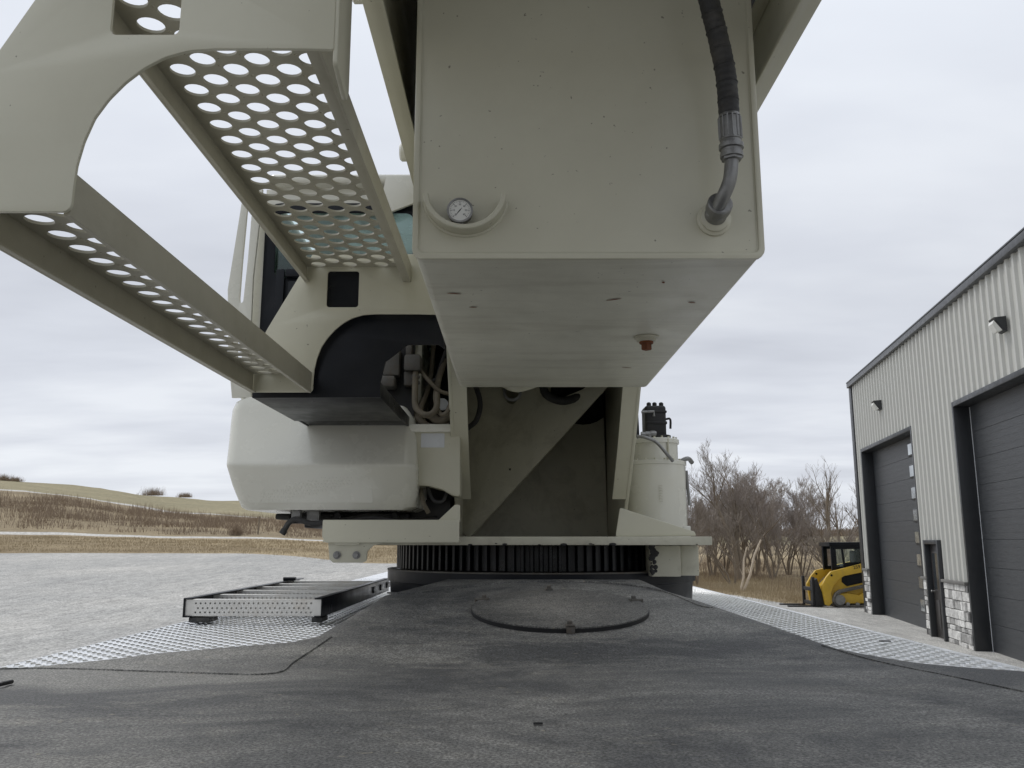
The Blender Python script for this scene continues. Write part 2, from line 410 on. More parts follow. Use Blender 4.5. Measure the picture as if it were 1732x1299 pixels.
def gz(a, r):
    e = lut(a, EDGE); ks = [(0, GZ), (min(28, e * .6), GZ), (e, lut(a, ZEDGE)), (105, lut(a, Z105)), (260, lut(a, Z260)), (400, lut(a, Z400)), (700, lut(a, Z400) - 12), (1600, -20)]
    for (r0, z0), (r1, z1) in zip(ks, ks[1:]):
        if r <= r1:
            t = (r - r0) / (r1 - r0); z = z0 * (1 - t) + z1 * t; break
    else: z = -20
    if r > e + 3:
        z += (noise.noise(Vector((a * .35, r * .03, 0))) * 0.012 + noise.noise(Vector((a * 1.3, r * .1, 4))) * .003) * (r - e) * .25
    return z
def ground_pt(a, r): return Vector((math.sin(R(a)) * r, math.cos(R(a)) * r, gz(a, r)))
azs = []
a = -180.0
while a < 180: azs.append(a); a += 0.5 if -45 < a < 45 else 5
azs.append(180.0)
def band(name, r0, r1, n, mat, power=1.0):
    bm = NB(); rows = []
    for i in range(n + 1):
        t = (i / n) ** power
        rows.append([bm.verts.new(ground_pt(a, (r0(a) * (1 - t) + r1(a) * t))) for a in azs])
    for p, q in zip(rows, rows[1:]):
        for k in range(len(azs) - 1): bm.faces.new((p[k], p[k + 1], q[k + 1], q[k]))
    o = obj(name, bm, mat, kind='structure')
    return o
def edge(a): return lut(a, EDGE) + 1.2 * noise.noise(Vector((a * .25, 0, 0)))
rw = lambda a: max(0.02, min(1, (6 - a) / 3)) if a < 90 else .02
r1a = lambda a: 104 + a * 0.0; r1b = lambda a: 104 + 4.5 * rw(a)
r2a = lambda a: 255 + max(-45, min(45, a + 20)) * -1.6; r2b = lambda a: r2a(a) + 9 * rw(a)
band('gravel_lot', lambda a: .3, edge, 40, 'gravel', 1.5)
band('grass_verge', edge, r1a, 14, 'grass')
band('road', r1a, r1b, 2, 'road')
band('rough_field', r1b, r2a, 20, 'field')
band('hill_road', r2a, r2b, 2, 'road')
band('stubble_hill', r2b, lambda a: 1600, 40, 'crop', 2.0)

# ------------------------------------------------------------------ the truck-mounted excavator
rig = empty('truck_excavator', (0.14, 4.3, GZ), 'cream truck-mounted excavator seen from its black deck, with square oil tank, perforated steps and cab', 'excavator')

# deck: flat behind, ramps up to the slew ring
def lerp_tab(t, tab):
    if t <= tab[0][0]: return tab[0][1]
    for (a, x), (b, y) in zip(tab, tab[1:]):
        if t <= b: return x + (y - x) * (t - a) / (b - a)
    return tab[-1][1]
DL = [(2.10, -1.31), (2.30, -.96), (2.42, -.62), (2.50, -.545), (3.06, -.44), (3.34, -.26)]
DR = [(2.03, 1.31), (2.10, 1.25), (2.21, 1.04), (2.364, .87), (2.92, .65), (3.14, .555), (3.34, .50)]
def deck_z(y):
    z = -0.30 + 0.138 * max(0, y - 2.2)
    if 2.1 < y < 2.3: z = -0.30 + 0.138 * (y - 2.1) ** 2 / 0.4
    return z
bm = NB(); rows = []
ys = [-2, -1, 0] + [0.5 + 0.04 * i for i in range(74)]
ys = [y for y in ys if y < 3.34] + [3.34]
NX = 40
for y in ys:
    a, b = lerp_tab(y, DL), lerp_tab(y, DR)
    row = []
    for i in range(NX + 1):
        x = a + (b - a) * i / NX
        z = deck_z(y) + 0.0035 * noise.noise(Vector((x * 2.0, y * 2.0, 0)))
        e = min(i, NX - i)
        if e == 0: z -= 0.006
        row.append(bm.verts.new((x, y, z)))
    row.insert(0, bm.verts.new((a, y, -0.40))); row.append(bm.verts.new((b, y, -0.40)))
    rows.append(row)
for p, q in zip(rows, rows[1:]):
    for k in range(len(p) - 1): bm.faces.new((p[k], p[k + 1], q[k + 1], q[k]))
bm.faces.new([v for v in rows[-1]])
deck = obj('deck', bm, 'deck', rig)
def on_deck(px, py, dz=0.0):
    d = ray(px, py); k = 0.4
    while k < 6:
        p = d * k
        if p.z <= deck_z(p.y) + dz: break
        k += 0.002
    return d * k
def on_deck_xy(x, y, dz=0.0): return Vector((x, y, deck_z(y) + dz))
# seams and overlapping sheet edges on the deck
def ribbon(bm, pts, wd, h):
    pts = [Vector(p) for p in pts]; L = []
    for i, p in enumerate(pts):
        d = pts[min(i + 1, len(pts) - 1)] - pts[max(0, i - 1)]; s = Vector((-d.y, d.x, 0)).normalized() * wd / 2
        L.append([bm.verts.new(p + s * k + Vector((0, 0, z))) for k, z in ((-1.6, -0.003), (-0.7, h), (0.7, h), (1.6, -0.003))])
    for a, b in zip(L, L[1:]):
        for k in range(3): bm.faces.new((a[k], a[k + 1], b[k + 1], b[k]))
bm = NB()
for path in ([(-40, 1133), (100, 1132), (300, 1138), (455, 1141), (500, 1118), (560, 1078)],
             [(655, 1003), (700, 1004), (760, 997), (850, 986), (940, 983), (1040, 987), (1120, 1000), (1180, 1024), (1205, 1029)],
             [(1390, 1092), (1450, 1110), (1560, 1135), (1740, 1172)]):
    ps = curve_pts([on_deck(*p) for p in path], 6)
    ps = [on_deck_xy(p.x, p.y, 0.001) for p in ps]
    ribbon(bm, ps, 0.005 if path[0][0] < 1300 else 0.003, 0.0026 if path[0][0] < 1300 else 0.0012)
    pieces('weld_seam', bm, 'deck', deck); bm = NB()
# round hatch on the ramp
HC = on_deck_xy(HXC, HYC); ramp_n = Vector((0, -0.138, 1)).normalized()
bm = NB()
lathe(bm, [(0.272, -0.004), (0.272, 0.002), (0.272, 0.012), (0.2775, 0.0125), (0.277, 0.0160), (0.272, 0.0172), (0.20, 0.0176), (0.1, 0.018), (0.001, 0.0182)], HC, ramp_n, 96)
hatch = obj('hatch_cover', bm, 'hatch', rig)
bm = NB(); lathe(bm, [(.268, -.003), (.2785, -.003), (.2795, .0120), (.270, .0120)], HC, ramp_n, 96, caps=False); obj('rim', bm, 'dark', hatch)
for px, py in ((803, 1022), (927, 1004), (1070, 1025), (953, 1048)):
    p = on_deck(px, py); bm = NB()
    a = math.atan2(p.y - HC.y, p.x - HC.x); q = on_deck_xy(HC.x + .260 * math.cos(a), HC.y + .260 * math.sin(a), .017)
    mt = Matrix.Translation(q) @ Matrix.Rotation(a, 4, 'Z')
    box(bm, (-.012, -.012, -.002), (.030, .012, .005), .001, mt); box(bm, (.024, -.012, -.02), (.030, .012, .004), .001, mt)
    hexbolt(bm, q + Vector((0, 0, .003)), ramp_n, .008, .011)
    obj('hatch_clip', bm, 'valve', hatch)
# tread plate on both sides, with raised lozenges
bm = NB()
box(bm, (-1.312, -2, -.328), (1.300, 9.5, -.318), .001)
box(bm, (-1.312, -2, -.42), (-1.308, 9.5, -.329)); box(bm, (1.296, -2, -.42), (1.300, 9.5, -.329))
def lozenge(x, y, a):
    ca, sa = math.cos(a), math.sin(a); L, W, H = .0168, .0050, .0034; z = -.318
    def P(u, v, h): return bm.verts.new((x + u * ca - v * sa, y + u * sa + v * ca, z + h))
    b = [P(-L, 0, 0), P(0, -W, 0), P(L, 0, 0), P(0, W, 0)]
    t = [P(-L * .62, 0, H), P(0, -W * .45, H), P(L * .62, 0, H), P(0, W * .45, H)]
    for k in range(4): bm.faces.new((b[k], b[(k + 1) % 4], t[(k + 1) % 4], t[k]))
    bm.faces.new(t)
PT = .0275
for j in range(int(5.6 / PT)):
    y = 2.02 + j * PT
    for i in range(int(2.6 / PT)):
        x = -1.295 + i * PT
        if lerp_tab(y, DL) + .02 < x < lerp_tab(y, DR) - .02 or x > 1.285 or abs(x - .14) < .62 and y > 3.3: continue
        lozenge(x, y, R(45) if (i + j) % 2 else R(-45))
obj('tread_plate', bm, 'plate', rig, smooth=False)
bm = NB(); box(bm, (-1.22, -2, -1.15), (1.22, 9.4, -.43), .02)
obj('chassis_frame', bm, 'black', rig)
bm = NB(); tube(bm, [on_deck(-30, 1160, .006), on_deck(2, 1157, .008), on_deck(20, 1153, .006)], .0045, 8)
obj('hook', bm, 'dark', rig)

# slew ring
GC = Vector((.14, 4.3, 0)); GR = .70
bm = NB()
lathe(bm, [(.66, -.312), (.722, -.30), (.730, -.185), (.742, -.182), (.742, -.134), (.66, -.130), (.62, -.128)], GC, (0, 0, 1), 96)
ped = obj('pedestal', bm, 'black', rig)
bm = NB(); lathe(bm, [(.741, -.1335), (.7435, -.1335), (.7435, -.128), (.72, -.127), (.705, -.1275)], GC, (0, 0, 1), 96, caps=False)
obj('rim', bm, 'valve', ped)
bm = NB(); nT = 112; zt, zb = -.018, -.124
prof = []
for k in range(nT):
    a0 = 2 * math.pi * k / nT; da = 2 * math.pi / nT
    for f, r in ((0, GR - .022), (.22, GR - .022), (.36, GR), (.64, GR), (.78, GR - .022)):
        prof.append((a0 + f * da, r))
top = [bm.verts.new((GC.x + r * math.cos(a), GC.y + r * math.sin(a), zt)) for a, r in prof]
bot = [bm.verts.new((GC.x + r * math.cos(a), GC.y + r * math.sin(a), zb)) for a, r in prof]
for k in range(len(prof)):
    j = (k + 1) % len(prof); bm.faces.new((bot[k], bot[j], top[j], top[k]))
bm.faces.new(top); bm.faces.new(bot[::-1])
obj('ring_gear', bm, 'gear', rig)
# platform
bm = NB(); box(bm, (-.62, 3.43, -.016), (.788, 6.2, .017), .003)
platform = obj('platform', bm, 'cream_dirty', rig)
bm = NB()
for i in range(9):
    x = random.uniform(-.2, .75); rr = random.uniform(.004, .016); sz = random.uniform(.003, .009)
    lathe(bm, [(rr, 0), (rr * .8, .0012), (.001, .0018)], (x, 3.4295, random.uniform(-.014, .004)), (0, -1, 0), 9)
for v in bm.verts:
    v.co.z = -.014 + (v.co.z + .012) * .35
pieces('grease_smear', bm, 'dark', platform)
bm = NB()
plate(bm, roundpoly([xz(1042, 907, 3.55), xz(1176, 906, 3.55), xz(1174, 900, 3.55), xz(1049, 860, 3.55)], .006), (), .016, (0, 3.55, 0), bev=.002)
obj('gusset', bm, 'cream', rig)
bm = NB(); box(bm, (.575, 3.62, -.145), (.70, 3.95, -.018), .006); box(bm, (.702, 3.64, -.142), (.778, 3.95, -.018), .006)
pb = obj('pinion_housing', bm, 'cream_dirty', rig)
bm = NB()
for i in range(40):
    lathe(bm, [(random.uniform(.004, .013), 0), (.001, .003)], (.575 + abs(random.gauss(0, .010)), 3.6195, random.uniform(-.14, -.02)), (0, -1, 0), 8)
obj('grease', bm, 'dark', pb)
# left beam with bolted foot
BY = 3.3
x0, z1 = xz(547, 880, BY); x1, z0 = xz(776, 917, BY)
bm = NB()
plate(bm, roundpoly([(x0 + .012, z0), (x1, z0), (x1, z1), (x0, z1), (x0, z0 + .02)], .004), (), .010, (0, BY, 0), bev=.0015)
box(bm, (x0, BY, z1 - .008), (x1, BY + .10, z1), .002)
box(bm, (x0, BY, z0), (x1, BY + .10, z0 + .008), .002)
beam = obj('side_beam', bm, 'cream', rig)
bm = NB()
f = [xz(555, 916, BY), xz(652, 916, BY), xz(630, 922, BY), xz(620, 932, BY), xz(618, 948, BY), xz(612, 951, BY), xz(563, 951, BY), xz(557, 946, BY)]
plate(bm, f, (), .012, (0, BY + .015, 0), bev=.002)
plate(bm, [xz(565, 917, BY), xz(608, 917, BY), xz(606, 921, BY), xz(568, 921, BY)], (), .02, (0, BY + .01, 0), bev=.002)
foot = obj('bolted_foot', bm, 'cream_dirty', beam)
for px in (570, 603):
    p = atY(px, 939, BY + .008); bm = NB(); hexbolt(bm, p, (0, -1, 0), .010, .012); obj('bolt', bm, 'steel', beam)
bm = NB()
plate(bm, roundpoly([xz(738, 881, BY), xz(777, 881, BY), xz(777, 853, BY), xz(768, 853, BY)], .004), (), .010, (0, BY + .05, 0))
obj('gusset', bm, 'cream', beam)

# side cheeks that carry the boom and the tank
def cheek(xc, side, name='boom_cheek'):
    # profile in (y,z)
    front = [(4.42, .017), (4.20, .20), (3.95, .42), (3.70, .68), (3.45, .92), (3.2, 1.08), (2.8, 1.17), (2.3, 1.19)]
    fc = [(p.x, p.y) for p in curve_pts([Vector((a, b, 0)) for a, b in front], 5)]
    prof = fc + [(2.3, 1.9), (5.2, 1.9), (5.9, .9), (6.0, .017)]
    bm = NB(); plate(bm, prof, (), .016, (xc, 0, 0), (0, 1, 0), (0, 0, 1), .002)
    # front flange follows the edge, inside of the cheek
    fl = [p for p in fc if p[1] > .19]
    ring = []
    xi = xc + side * .008; xo = xc + side * .072
    for i, (y, z) in enumerate(fl):
        a = fl[max(0, i - 1)]; b = fl[min(len(fl) - 1, i + 1)]; d = Vector((b[0] - a[0], b[1] - a[1])).normalized(); nn = Vector((-d.y, d.x)) * -1
        if nn.x < 0 and nn.y < 0: pass
        ring.append([bm.verts.new((x, y + s * nn.x * .012, z + s * nn.y * .012)) for x, s in ((xi, 0), (xo, 0), (xo, 1), (xi, 1))])
    for p, q in zip(ring, ring[1:]):
        for k in range(4): bm.faces.new((p[k], p[(k + 1) % 4], q[(k + 1) % 4], q[k]))
    bm.faces.new(ring[0]); bm.faces.new(ring[-1])
    return obj(name, bm, 'cream', rig)
cheek(-.272, 1); cheek(.560, -1)
# overhead beams either side of the tank
def overhead(xo, side, ztop):
    bm = NB()
    xw = xo + side * .006
    box(bm, (min(xo, xo + side * .012), 1.15, 1.19), (max(xo, xo + side * .012), 3.35, ztop), .002)
    fx = xo + side * .045
    box(bm, (min(xo - side * .002, fx), 1.15, 1.180), (max(xo - side * .002, fx), 3.35, 1.192), .002)
    box(bm, (min(xo + side * .012, fx), 1.15, ztop - .01), (max(xo + side * .012, fx), 3.35, ztop + .004), .002)
    return obj('overhead_beam', bm, 'cream', rig)
ob1 = overhead(-.332, 1, 1.80); ob2 = overhead(.686, -1, 1.40)
for y, z in ((1.76, 1.235), (2.62, 1.25)):
    bm = NB(); lathe(bm, [(.03, 0), (.03, .028), (.024, .034), (.001, .036)], (-.332, y, z), (-1, 0, 0), 24); obj('pin_boss', bm, 'cream_gloss', ob1)
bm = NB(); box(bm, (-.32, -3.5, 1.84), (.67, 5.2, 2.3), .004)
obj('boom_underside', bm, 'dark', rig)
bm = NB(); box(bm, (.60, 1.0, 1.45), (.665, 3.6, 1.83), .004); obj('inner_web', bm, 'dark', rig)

# oil tank
TX0, TX1, TY0, TY1, TZ0, TZ1 = -.230, .585, 1.90, 3.60, .645, 1.76
bm = NB()
o_ = rrect(TX0, TZ0, TX1, TZ1, .022, 4)
plate(bm, rrect(TX0 + .002, TZ0 + .001, TX1 - .002, TZ1, .022, 4), (), TY1 - TY0 - .012, (0, (TY0 + .012 + TY1) / 2, 0), bev=0)
tank = obj('oil_tank', bm, ['belly'], rig)
bm = NB()
plate(bm, o_, [rrect(TX0 + .010, TZ0 + .010, TX1 - .010, TZ1 - .01, .016, 4)[::-1]], .014, (0, TY0 + .006, 0), bev=.002)
wp = rrect(TX0 + .0125, TZ0 + .0125, TX1 - .0125, TZ1 - .0125, .014, 4); wp = wp[10:] + wp[:10]
loop = [Vector((x, TY0 + .006, z)) for x, z in rrect(TX0 + .0125, TZ0 + .0125, TX1 - .0125, TZ1 - .0125, .014, 4)]
tube(bm, loop + [loop[0]], .0035, 6)
obj('tank_rim', bm, 'cream', tank)
bm = NB(); plate(bm, rrect(TX0 + .009, TZ0 + .009, TX1 - .009, TZ1 - .009, .016, 4), (), .006, (0, TY0 + .008, 0))
obj('end_plate', bm, 'cream', tank)
FY = TY0 + .005   # face of the end plate
gp = atY(778, 357, FY - .03)
bm = NB(); lathe(bm, [(.010, 0), (.010, .03)], (gp.x, FY, gp.z), (0, -1, 0), 12); lathe(bm, [(.0265, .012), (.028, .014), (.0285, .030), (.030, .032), (.030, .037), (.026, .038), (.0255, .034)], (gp.x, FY, gp.z), (0, -1, 0), 40)
box(bm, (gp.x - .009, FY - .026, gp.z - .034), (gp.x + .009, FY - .012, gp.z - .024), .002)
gauge = obj('pressure_gauge', bm, 'steel', tank)
bm = NB(); lathe(bm, [(.0256, 0), (.001, .0003)], (gp.x, FY - .0345, gp.z), (0, -1, 0), 40); obj('dial', bm, 'white', tank)
bm = NB()
for k in range(25):
    a = R(225 - 270 * k / 24); r0_, r1_ = (.0175, .0228) if k % 4 == 0 else (.0205, .0228)
    c = Vector((math.cos(a), 0, math.sin(a))); s = Vector((-c.z, 0, c.x)) * (.00055 if k % 4 == 0 else .0003); o = Vector((gp.x, FY - .0352, gp.z))
    bm.faces.new([bm.verts.new(o + c * r0_ - s), bm.verts.new(o + c * r1_ - s), bm.verts.new(o + c * r1_ + s), bm.verts.new(o + c * r0_ + s)])
for k, t in enumerate(('0', '10', '20', '30', '40', '50', '60')):
    a = R(225 - 270 * k / 6)
    text_bm(bm, t, .0055, Matrix.Translation((gp.x + .0140 * math.cos(a), FY - .0352, gp.z + .0140 * math.sin(a))) @ Matrix.Rotation(R(90), 4, 'X'), .0001)
a = R(232); c = Vector((math.cos(a), 0, math.sin(a))); s = Vector((-c.z, 0, c.x)); o = Vector((gp.x, FY - .0356, gp.z))
bm.faces.new([bm.verts.new(o + c * .019), bm.verts.new(o + s * .0013), bm.verts.new(o - c * .009), bm.verts.new(o - s * .0013)])
obj('dial_marks', bm, 'ink', tank, smooth=False)
# half-ring guard under the gauge
c0 = atY(787, 330, FY - .02); bm = NB()
ra, rb = .096, .084; segs = 28
cols = []
for k in range(segs + 1):
    a = R(180 + 4 + (172) * k / segs); sq = 1.0
    ca, sa = math.cos(a), math.sin(a) * 0.95
    cols.append([bm.verts.new((c0.x + r * ca, y, c0.z + r * sa)) for r, y in ((ra, FY), (ra, FY - .044), (ra - .002, FY - .046), (rb + .002, FY - .046), (rb, FY - .044), (rb, FY))])
for p, q in zip(cols, cols[1:]):
    for k in range(6): bm.faces.new((p[k], p[(k + 1) % 6], q[(k + 1) % 6], q[k]))
bm.faces.new(cols[0]); bm.faces.new(cols[-1])
tube(bm, [(c0.x + (ra + .001) * math.cos(R(186 + 168 * k / 20)), FY, c0.z + .95 * (ra + .001) * math.sin(R(186 + 168 * k / 20))) for k in range(21)], .005, 8)
obj('gauge_guard', bm, 'cream', tank)
# hose with elbow fitting
B0 = atY(1207, 372, FY); bm = NB()
lathe(bm, [(.040, 0), (.040, .006), (.034, .010), (.033, .016), (.026, .020), (.022, .021)], B0, (0, -1, 0), 40)
obj('fitting_boss', bm, 'cream', tank)
P = [B0, atY(1210, 360, FY - .045), atY(1222, 335, FY - .085), atY(1234, 305, FY - .10), atY(1238, 268, FY - .102)]
bm = NB(); tube(bm, curve_pts(P, 8), .0155, 20)
d = (P[1] - P[0]).normalized()
lathe(bm, [(.024, .015), (.026, .018), (.026, .036), (.0235, .038), (.0235, .042), (.029, .045), (.029, .066), (.026, .069), (.018, .070)], P[0], (P[2] - P[0]), 24)
elbow = obj('steel_elbow', bm, 'steel', tank)
H = [P[-1], atY(1237, 240, FY - .103), atY(1234, 205, FY - .104), atY(1228, 130, FY - .108), atY(1216, 70, FY - .115), atY(1200, 5, FY - .13), atY(1183, -70, FY - .15)]
ax = (H[2] - H[0])
bm = NB(); lathe(bm, [(.017, -.006), (.0235, -.004), (.0235, .012), (.021, .014), (.021, .020), (.0265, .022), (.0265, .032), (.0225, .036)], H[0], ax, 6)
lathe(bm, [(.018, 0), (.0255, .002), (.0255, .013), (.0225, .015), (.0225, .021), (.0275, .0225), (.0275, .033), (.023, .036), (.022, .044)], H[0], ax, 28)
q = H[0] + ax.normalized() * .040
lathe(bm, [(.0215, 0), (.0245, .003), (.0245, .060), (.023, .064)], q, ax, 24)
u, v = frame_from(ax)
for k in range(14):
    a = 2 * math.pi * k / 14; c = (u * math.cos(a) + v * math.sin(a)) * .0247
    tube(bm, [q + c + ax.normalized() * .006, q + c + ax.normalized() * .058], .0018, 6)
obj('hose_ferrule', bm, 'steel', tank)
bm = NB(); hp = curve_pts([q + ax.normalized() * .055] + H[3:], 12)
acc = 0; pts = []; rs = []
L = [0]
for a, b in zip(hp, hp[1:]): L.append(L[-1] + (b - a).length)
s_ = 0
while s_ < L[-1]:
    for i in range(len(hp) - 1):
        if L[i] <= s_ <= L[i + 1]:
            t = (s_ - L[i]) / max(1e-9, L[i + 1] - L[i]); pts.append(hp[i].lerp(hp[i + 1], t)); break
    m_ = (s_ % .042); rs.append(.0232 + (.0016 if m_ < .003 else 0) + .0004 * math.sin(s_ * 400)); s_ += .0015
tube(bm, pts, rs, 24)
obj('hose', bm, 'rubber', tank)
# drain plug
dp = atZ(1093, 570, TZ0); bm = NB(); lathe(bm, [(.040, 0), (.040, .004), (.032, .007), (.031, .014), (.026, .016)], dp, (0, 0, -1), 32); pl = obj('drain_boss', bm, 'cream_dirty', tank)
bm = NB(); lathe(bm, [(.022, .014), (.023, .018), (.022, .022)], dp, (0, 0, -1), 24); lathe(bm, [(.016, .018), (.0165, .040), (.014, .043)], dp, (0, 0, -1), 4); obj('drain_plug', bm, 'rust', tank)
bm = NB()
for px, py, a, l in ((768, 497, .1, .02), (1038, 507, -.3, .022), (1170, 512, .2, .012), (1122, 478, .9, .005), (1060, 622, .1, .02), (800, 520, .1, .012)):
    p = atZ(px, py, TZ0 - .0015)
    vs = [bm.verts.new((p.x + math.cos(t) * l * math.cos(a) - math.sin(t) * .003 * math.sin(a), p.y + math.cos(t) * l * math.sin(a) * 1.5 + math.sin(t) * .004, TZ0 - .0012)) for t in [2 * math.pi * k / 10 for k in range(10)]]
    bm.faces.new(vs)
pieces('rust_scrape', bm, 'rust', tank)

# wall and braces between the cheeks
bm = NB()
WY = 5.02
plate(bm, [(-.264, .017), (.552, .017), (.552, 1.7), (-.264, 1.7)],
      [circ(*xz(985, 665, WY), .19, 28, 1.0), circ(*xz(850, 600, WY), .12, 24)], .014, (0, WY, 0))
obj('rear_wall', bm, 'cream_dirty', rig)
bm = NB()
BO_ = Vector((-.255, 4.66, 0)); BU_ = Vector((.86, -.40, 0)).normalized()
BNn = BU_.cross(Vector((0, 0, 1)))
def bx(px, py):
    d = ray(px, py); k = BO_.dot(BNn) / d.dot(BNn); p = d * k; return ((p - BO_).dot(BU_), p.z)
poly = [bx(790, 907), bx(797, 907), bx(1022, 660), bx(1040, 640), bx(1040, 560), bx(784, 560), bx(784, 900)]
plate(bm, roundpoly(poly, .01), [roundpoly([bx(853, 620), bx(880, 620), bx(882, 660), bx(872, 684), bx(860, 684), bx(850, 665)], .03)[::-1],
      roundpoly([bx(915, 600), bx(1012, 600), bx(995, 656), bx(940, 678), bx(922, 664)], .04)[::-1]], .014, BO_, BU_, (0, 0, 1), bev=.002)
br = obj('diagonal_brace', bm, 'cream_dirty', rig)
def bpt(px, py, off=.009):
    u, z = bx(px, py); return BO_ + BU_ * u + BNn * (off if BNn.y < 0 else -off) + Vector((0, 0, z))
bm = NB(); lathe(bm, [(.006, 0), (.001, .0015)], bpt(864, 794, .0075), (0, -1, 0), 10); obj('paint_chip', bm, 'dark', br)
bm = NB()
c = bpt(868, 668, .01)
lathe(bm, [(.045, 0), (.05, .01), (.05, .02), (.036, .022), (.034, 0)], (c.x, c.y, c.z + .01), (0, -1, 0), 28, caps=False)
obj('brace_collar', bm, 'steel', br)
bm = NB()
tube(bm, curve_pts([atY(918, 650, 4.40), atY(925, 668, 4.38), atY(955, 678, 4.38), atY(1000, 662, 4.4), atY(1040, 640, 4.42)], 6), .022, 12)
tube(bm, curve_pts([atY(800, 640, 4.3), atY(812, 680, 4.3), atY(806, 710, 4.3), atY(790, 725, 4.32)], 6), .014, 10)
pieces('dark_hose', bm, 'rubber', rig)
bm = NB(); box(bm, (-.2635, 5.12, .018), (.5515, 5.15, 1.839), 0); obj('inner_bulkhead', bm, 'dark', rig)
bm = NB()
tube(bm, curve_pts([atY(840, 640, 3.9), atY(870, 656, 3.85), atY(900, 650, 3.85), atY(925, 640, 3.9)], 5), .02, 10)
obj('supply_pipe', bm, 'cream', rig)

# steps: two side plates and two perforated treads
NY, FY2 = 1.305, 3.0
prof_px = [(112, 358), (121, 350), (124, 322), (130, 280), (142, 240), (160, 200), (184, 168), (212, 140), (245, 115), (280, 97), (320, 86), (365, 83), (430, 83), (520, 83), (560, 84)]
prof = [xz(x, y, NY) for x, y in prof_px]
hx0, hz0 = xz(186, 62, NY); hx1 = xz(305, 62, NY)[0]
lowL = xz(428, 668, FY2); upL = xz(449, 556, FY2)
zb_ = prof[0][1]
right_x = -.298
side = [(lowL[0], zb_)] + prof + [(right_x, prof[-1][1]), (right_x, 1.03), (upL[0] + .16, 1.03), (upL[0] + .01, xz(449, 556, FY2)[1]), (upL[0] - .035, xz(449, 600, FY2)[1]), (lowL[0], zb_ + .07)]
hole = rrect(hx0, hz0, hx1, .968, .012)
steps = bpy.data.objects.new('access_steps', None); COL.objects.link(steps); steps.parent = rig
for Y in (NY, FY2):
    sd_ = [((-.262, z) if (Y == FY2 and x == right_x) else (x, z)) for x, z in side]
    bm = NB(); plate(bm, roundpoly(sd_, .006, 2), [hole[::-1]], .008, (0, Y, 0), bev=.0015)
    if Y == NY:
        # folded right edge
        x = right_x; z0_ = prof[-1][1] - .045
        plate(bm, roundpoly([(Y, z0_ + .02), (Y + .085, z0_), (Y + .10, z0_ + .02), (Y + .10, 1.03), (Y, 1.03)], .008), (), .008, (x + .004, 0, 0), (0, 1, 0), (0, 0, 1), .0015)
    obj('side_plate', bm, 'cream', steps)
A, B2 = .1130, .0810
def tread(xl, xr, zb, zs, lipL, lipR, x_first):
    holes = []
    y0, y1 = NY + .006, FY2 - .006
    k = 0; x = x_first
    while x < xr - .03:
        off = 0 if k % 2 == 0 else B2 / 2
        y = y0 + .035 + off
        while y < y1 - .028:
            holes.append(circ(x, y, .0262, 20)[::-1])
            if x + A / 4 < xr - .01: holes.append(circ(x + A / 4, y + B2 / 4, .0038, 6)[::-1])
            y += B2
        x += A / 2; k += 1
    bm = NB(); plate(bm, [(xl + .003, y0), (xr - .003, y0), (xr - .003, y1), (xl + .003, y1)], holes, .006, (0, 0, zs), (1, 0, 0), (0, 1, 0))
    # raised collars round the holes
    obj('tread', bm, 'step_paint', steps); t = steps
    bm = NB()
    box(bm, (xl, y0, zb), (xl + .006, y1, zs + .003), .0012); box(bm, (xl + .0055, y0 + .001, zb + .0006), (xl + lipL, y1 - .001, zb + .006), .0008)
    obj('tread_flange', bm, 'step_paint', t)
    bm = NB()
    box(bm, (xr - .006, y0, zb), (xr, y1, zs + .003), .0012); box(bm, (xr - lipR, y0 + .001, zb + .0006), (xr - .0055, y1 - .001, zb + .006), .0008)
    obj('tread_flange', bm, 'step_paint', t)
tread(-.925, prof[0][0] + .004, .516, .588, .018, .012, -.876)
tread(-.752, -.366, .924, .985, .016, .030, -.699)

# black arch panel and tray behind the far side plate
KY = 3.035
bm = NB()
pp = [(428, 673), (430, 655), (500, 640), (540, 560), (580, 520), (742, 520), (752, 590), (742, 583), (690, 583), (652, 612), (643, 648), (643, 672)]
plate(bm, [xz(x, y, KY) for x, y in pp], (), .01, (0, KY, 0), bev=.001)
obj('arch_panel', bm, 'black', rig)
zt_ = xz(500, 672, KY)[1]; bx0 = xz(425, 672, KY)[0]; bx1 = xz(643, 672, KY)[0]
bm = NB()
box(bm, (bx0, KY + .006, zt_), (bx1, KY + .62, zt_ + .008), .0015)
box(bm, (bx0, KY + .62, zt_ + .012), (bx1, 3.97, zt_ + .02), .0015)
box(bm, (bx1 - .008, KY + .006, zt_ + .008), (bx1 + .001, 3.97, zt_ + .055), .0015)
box(bm, (bx0, KY + .006, zt_ + .008), (bx0 + .008, 3.97, zt_ + .055), .0015)
obj('battery_tray', bm, 'black', rig)
# dark pane glossy seen through the rectangular hole
bm = NB(); plate(bm, rrect(hx0 - .02, hz0 - .02, hx1 + .02, .99, .01), (), .006, (0, FY2 + .03, 0)); obj('cover_panel', bm, 'black', rig)

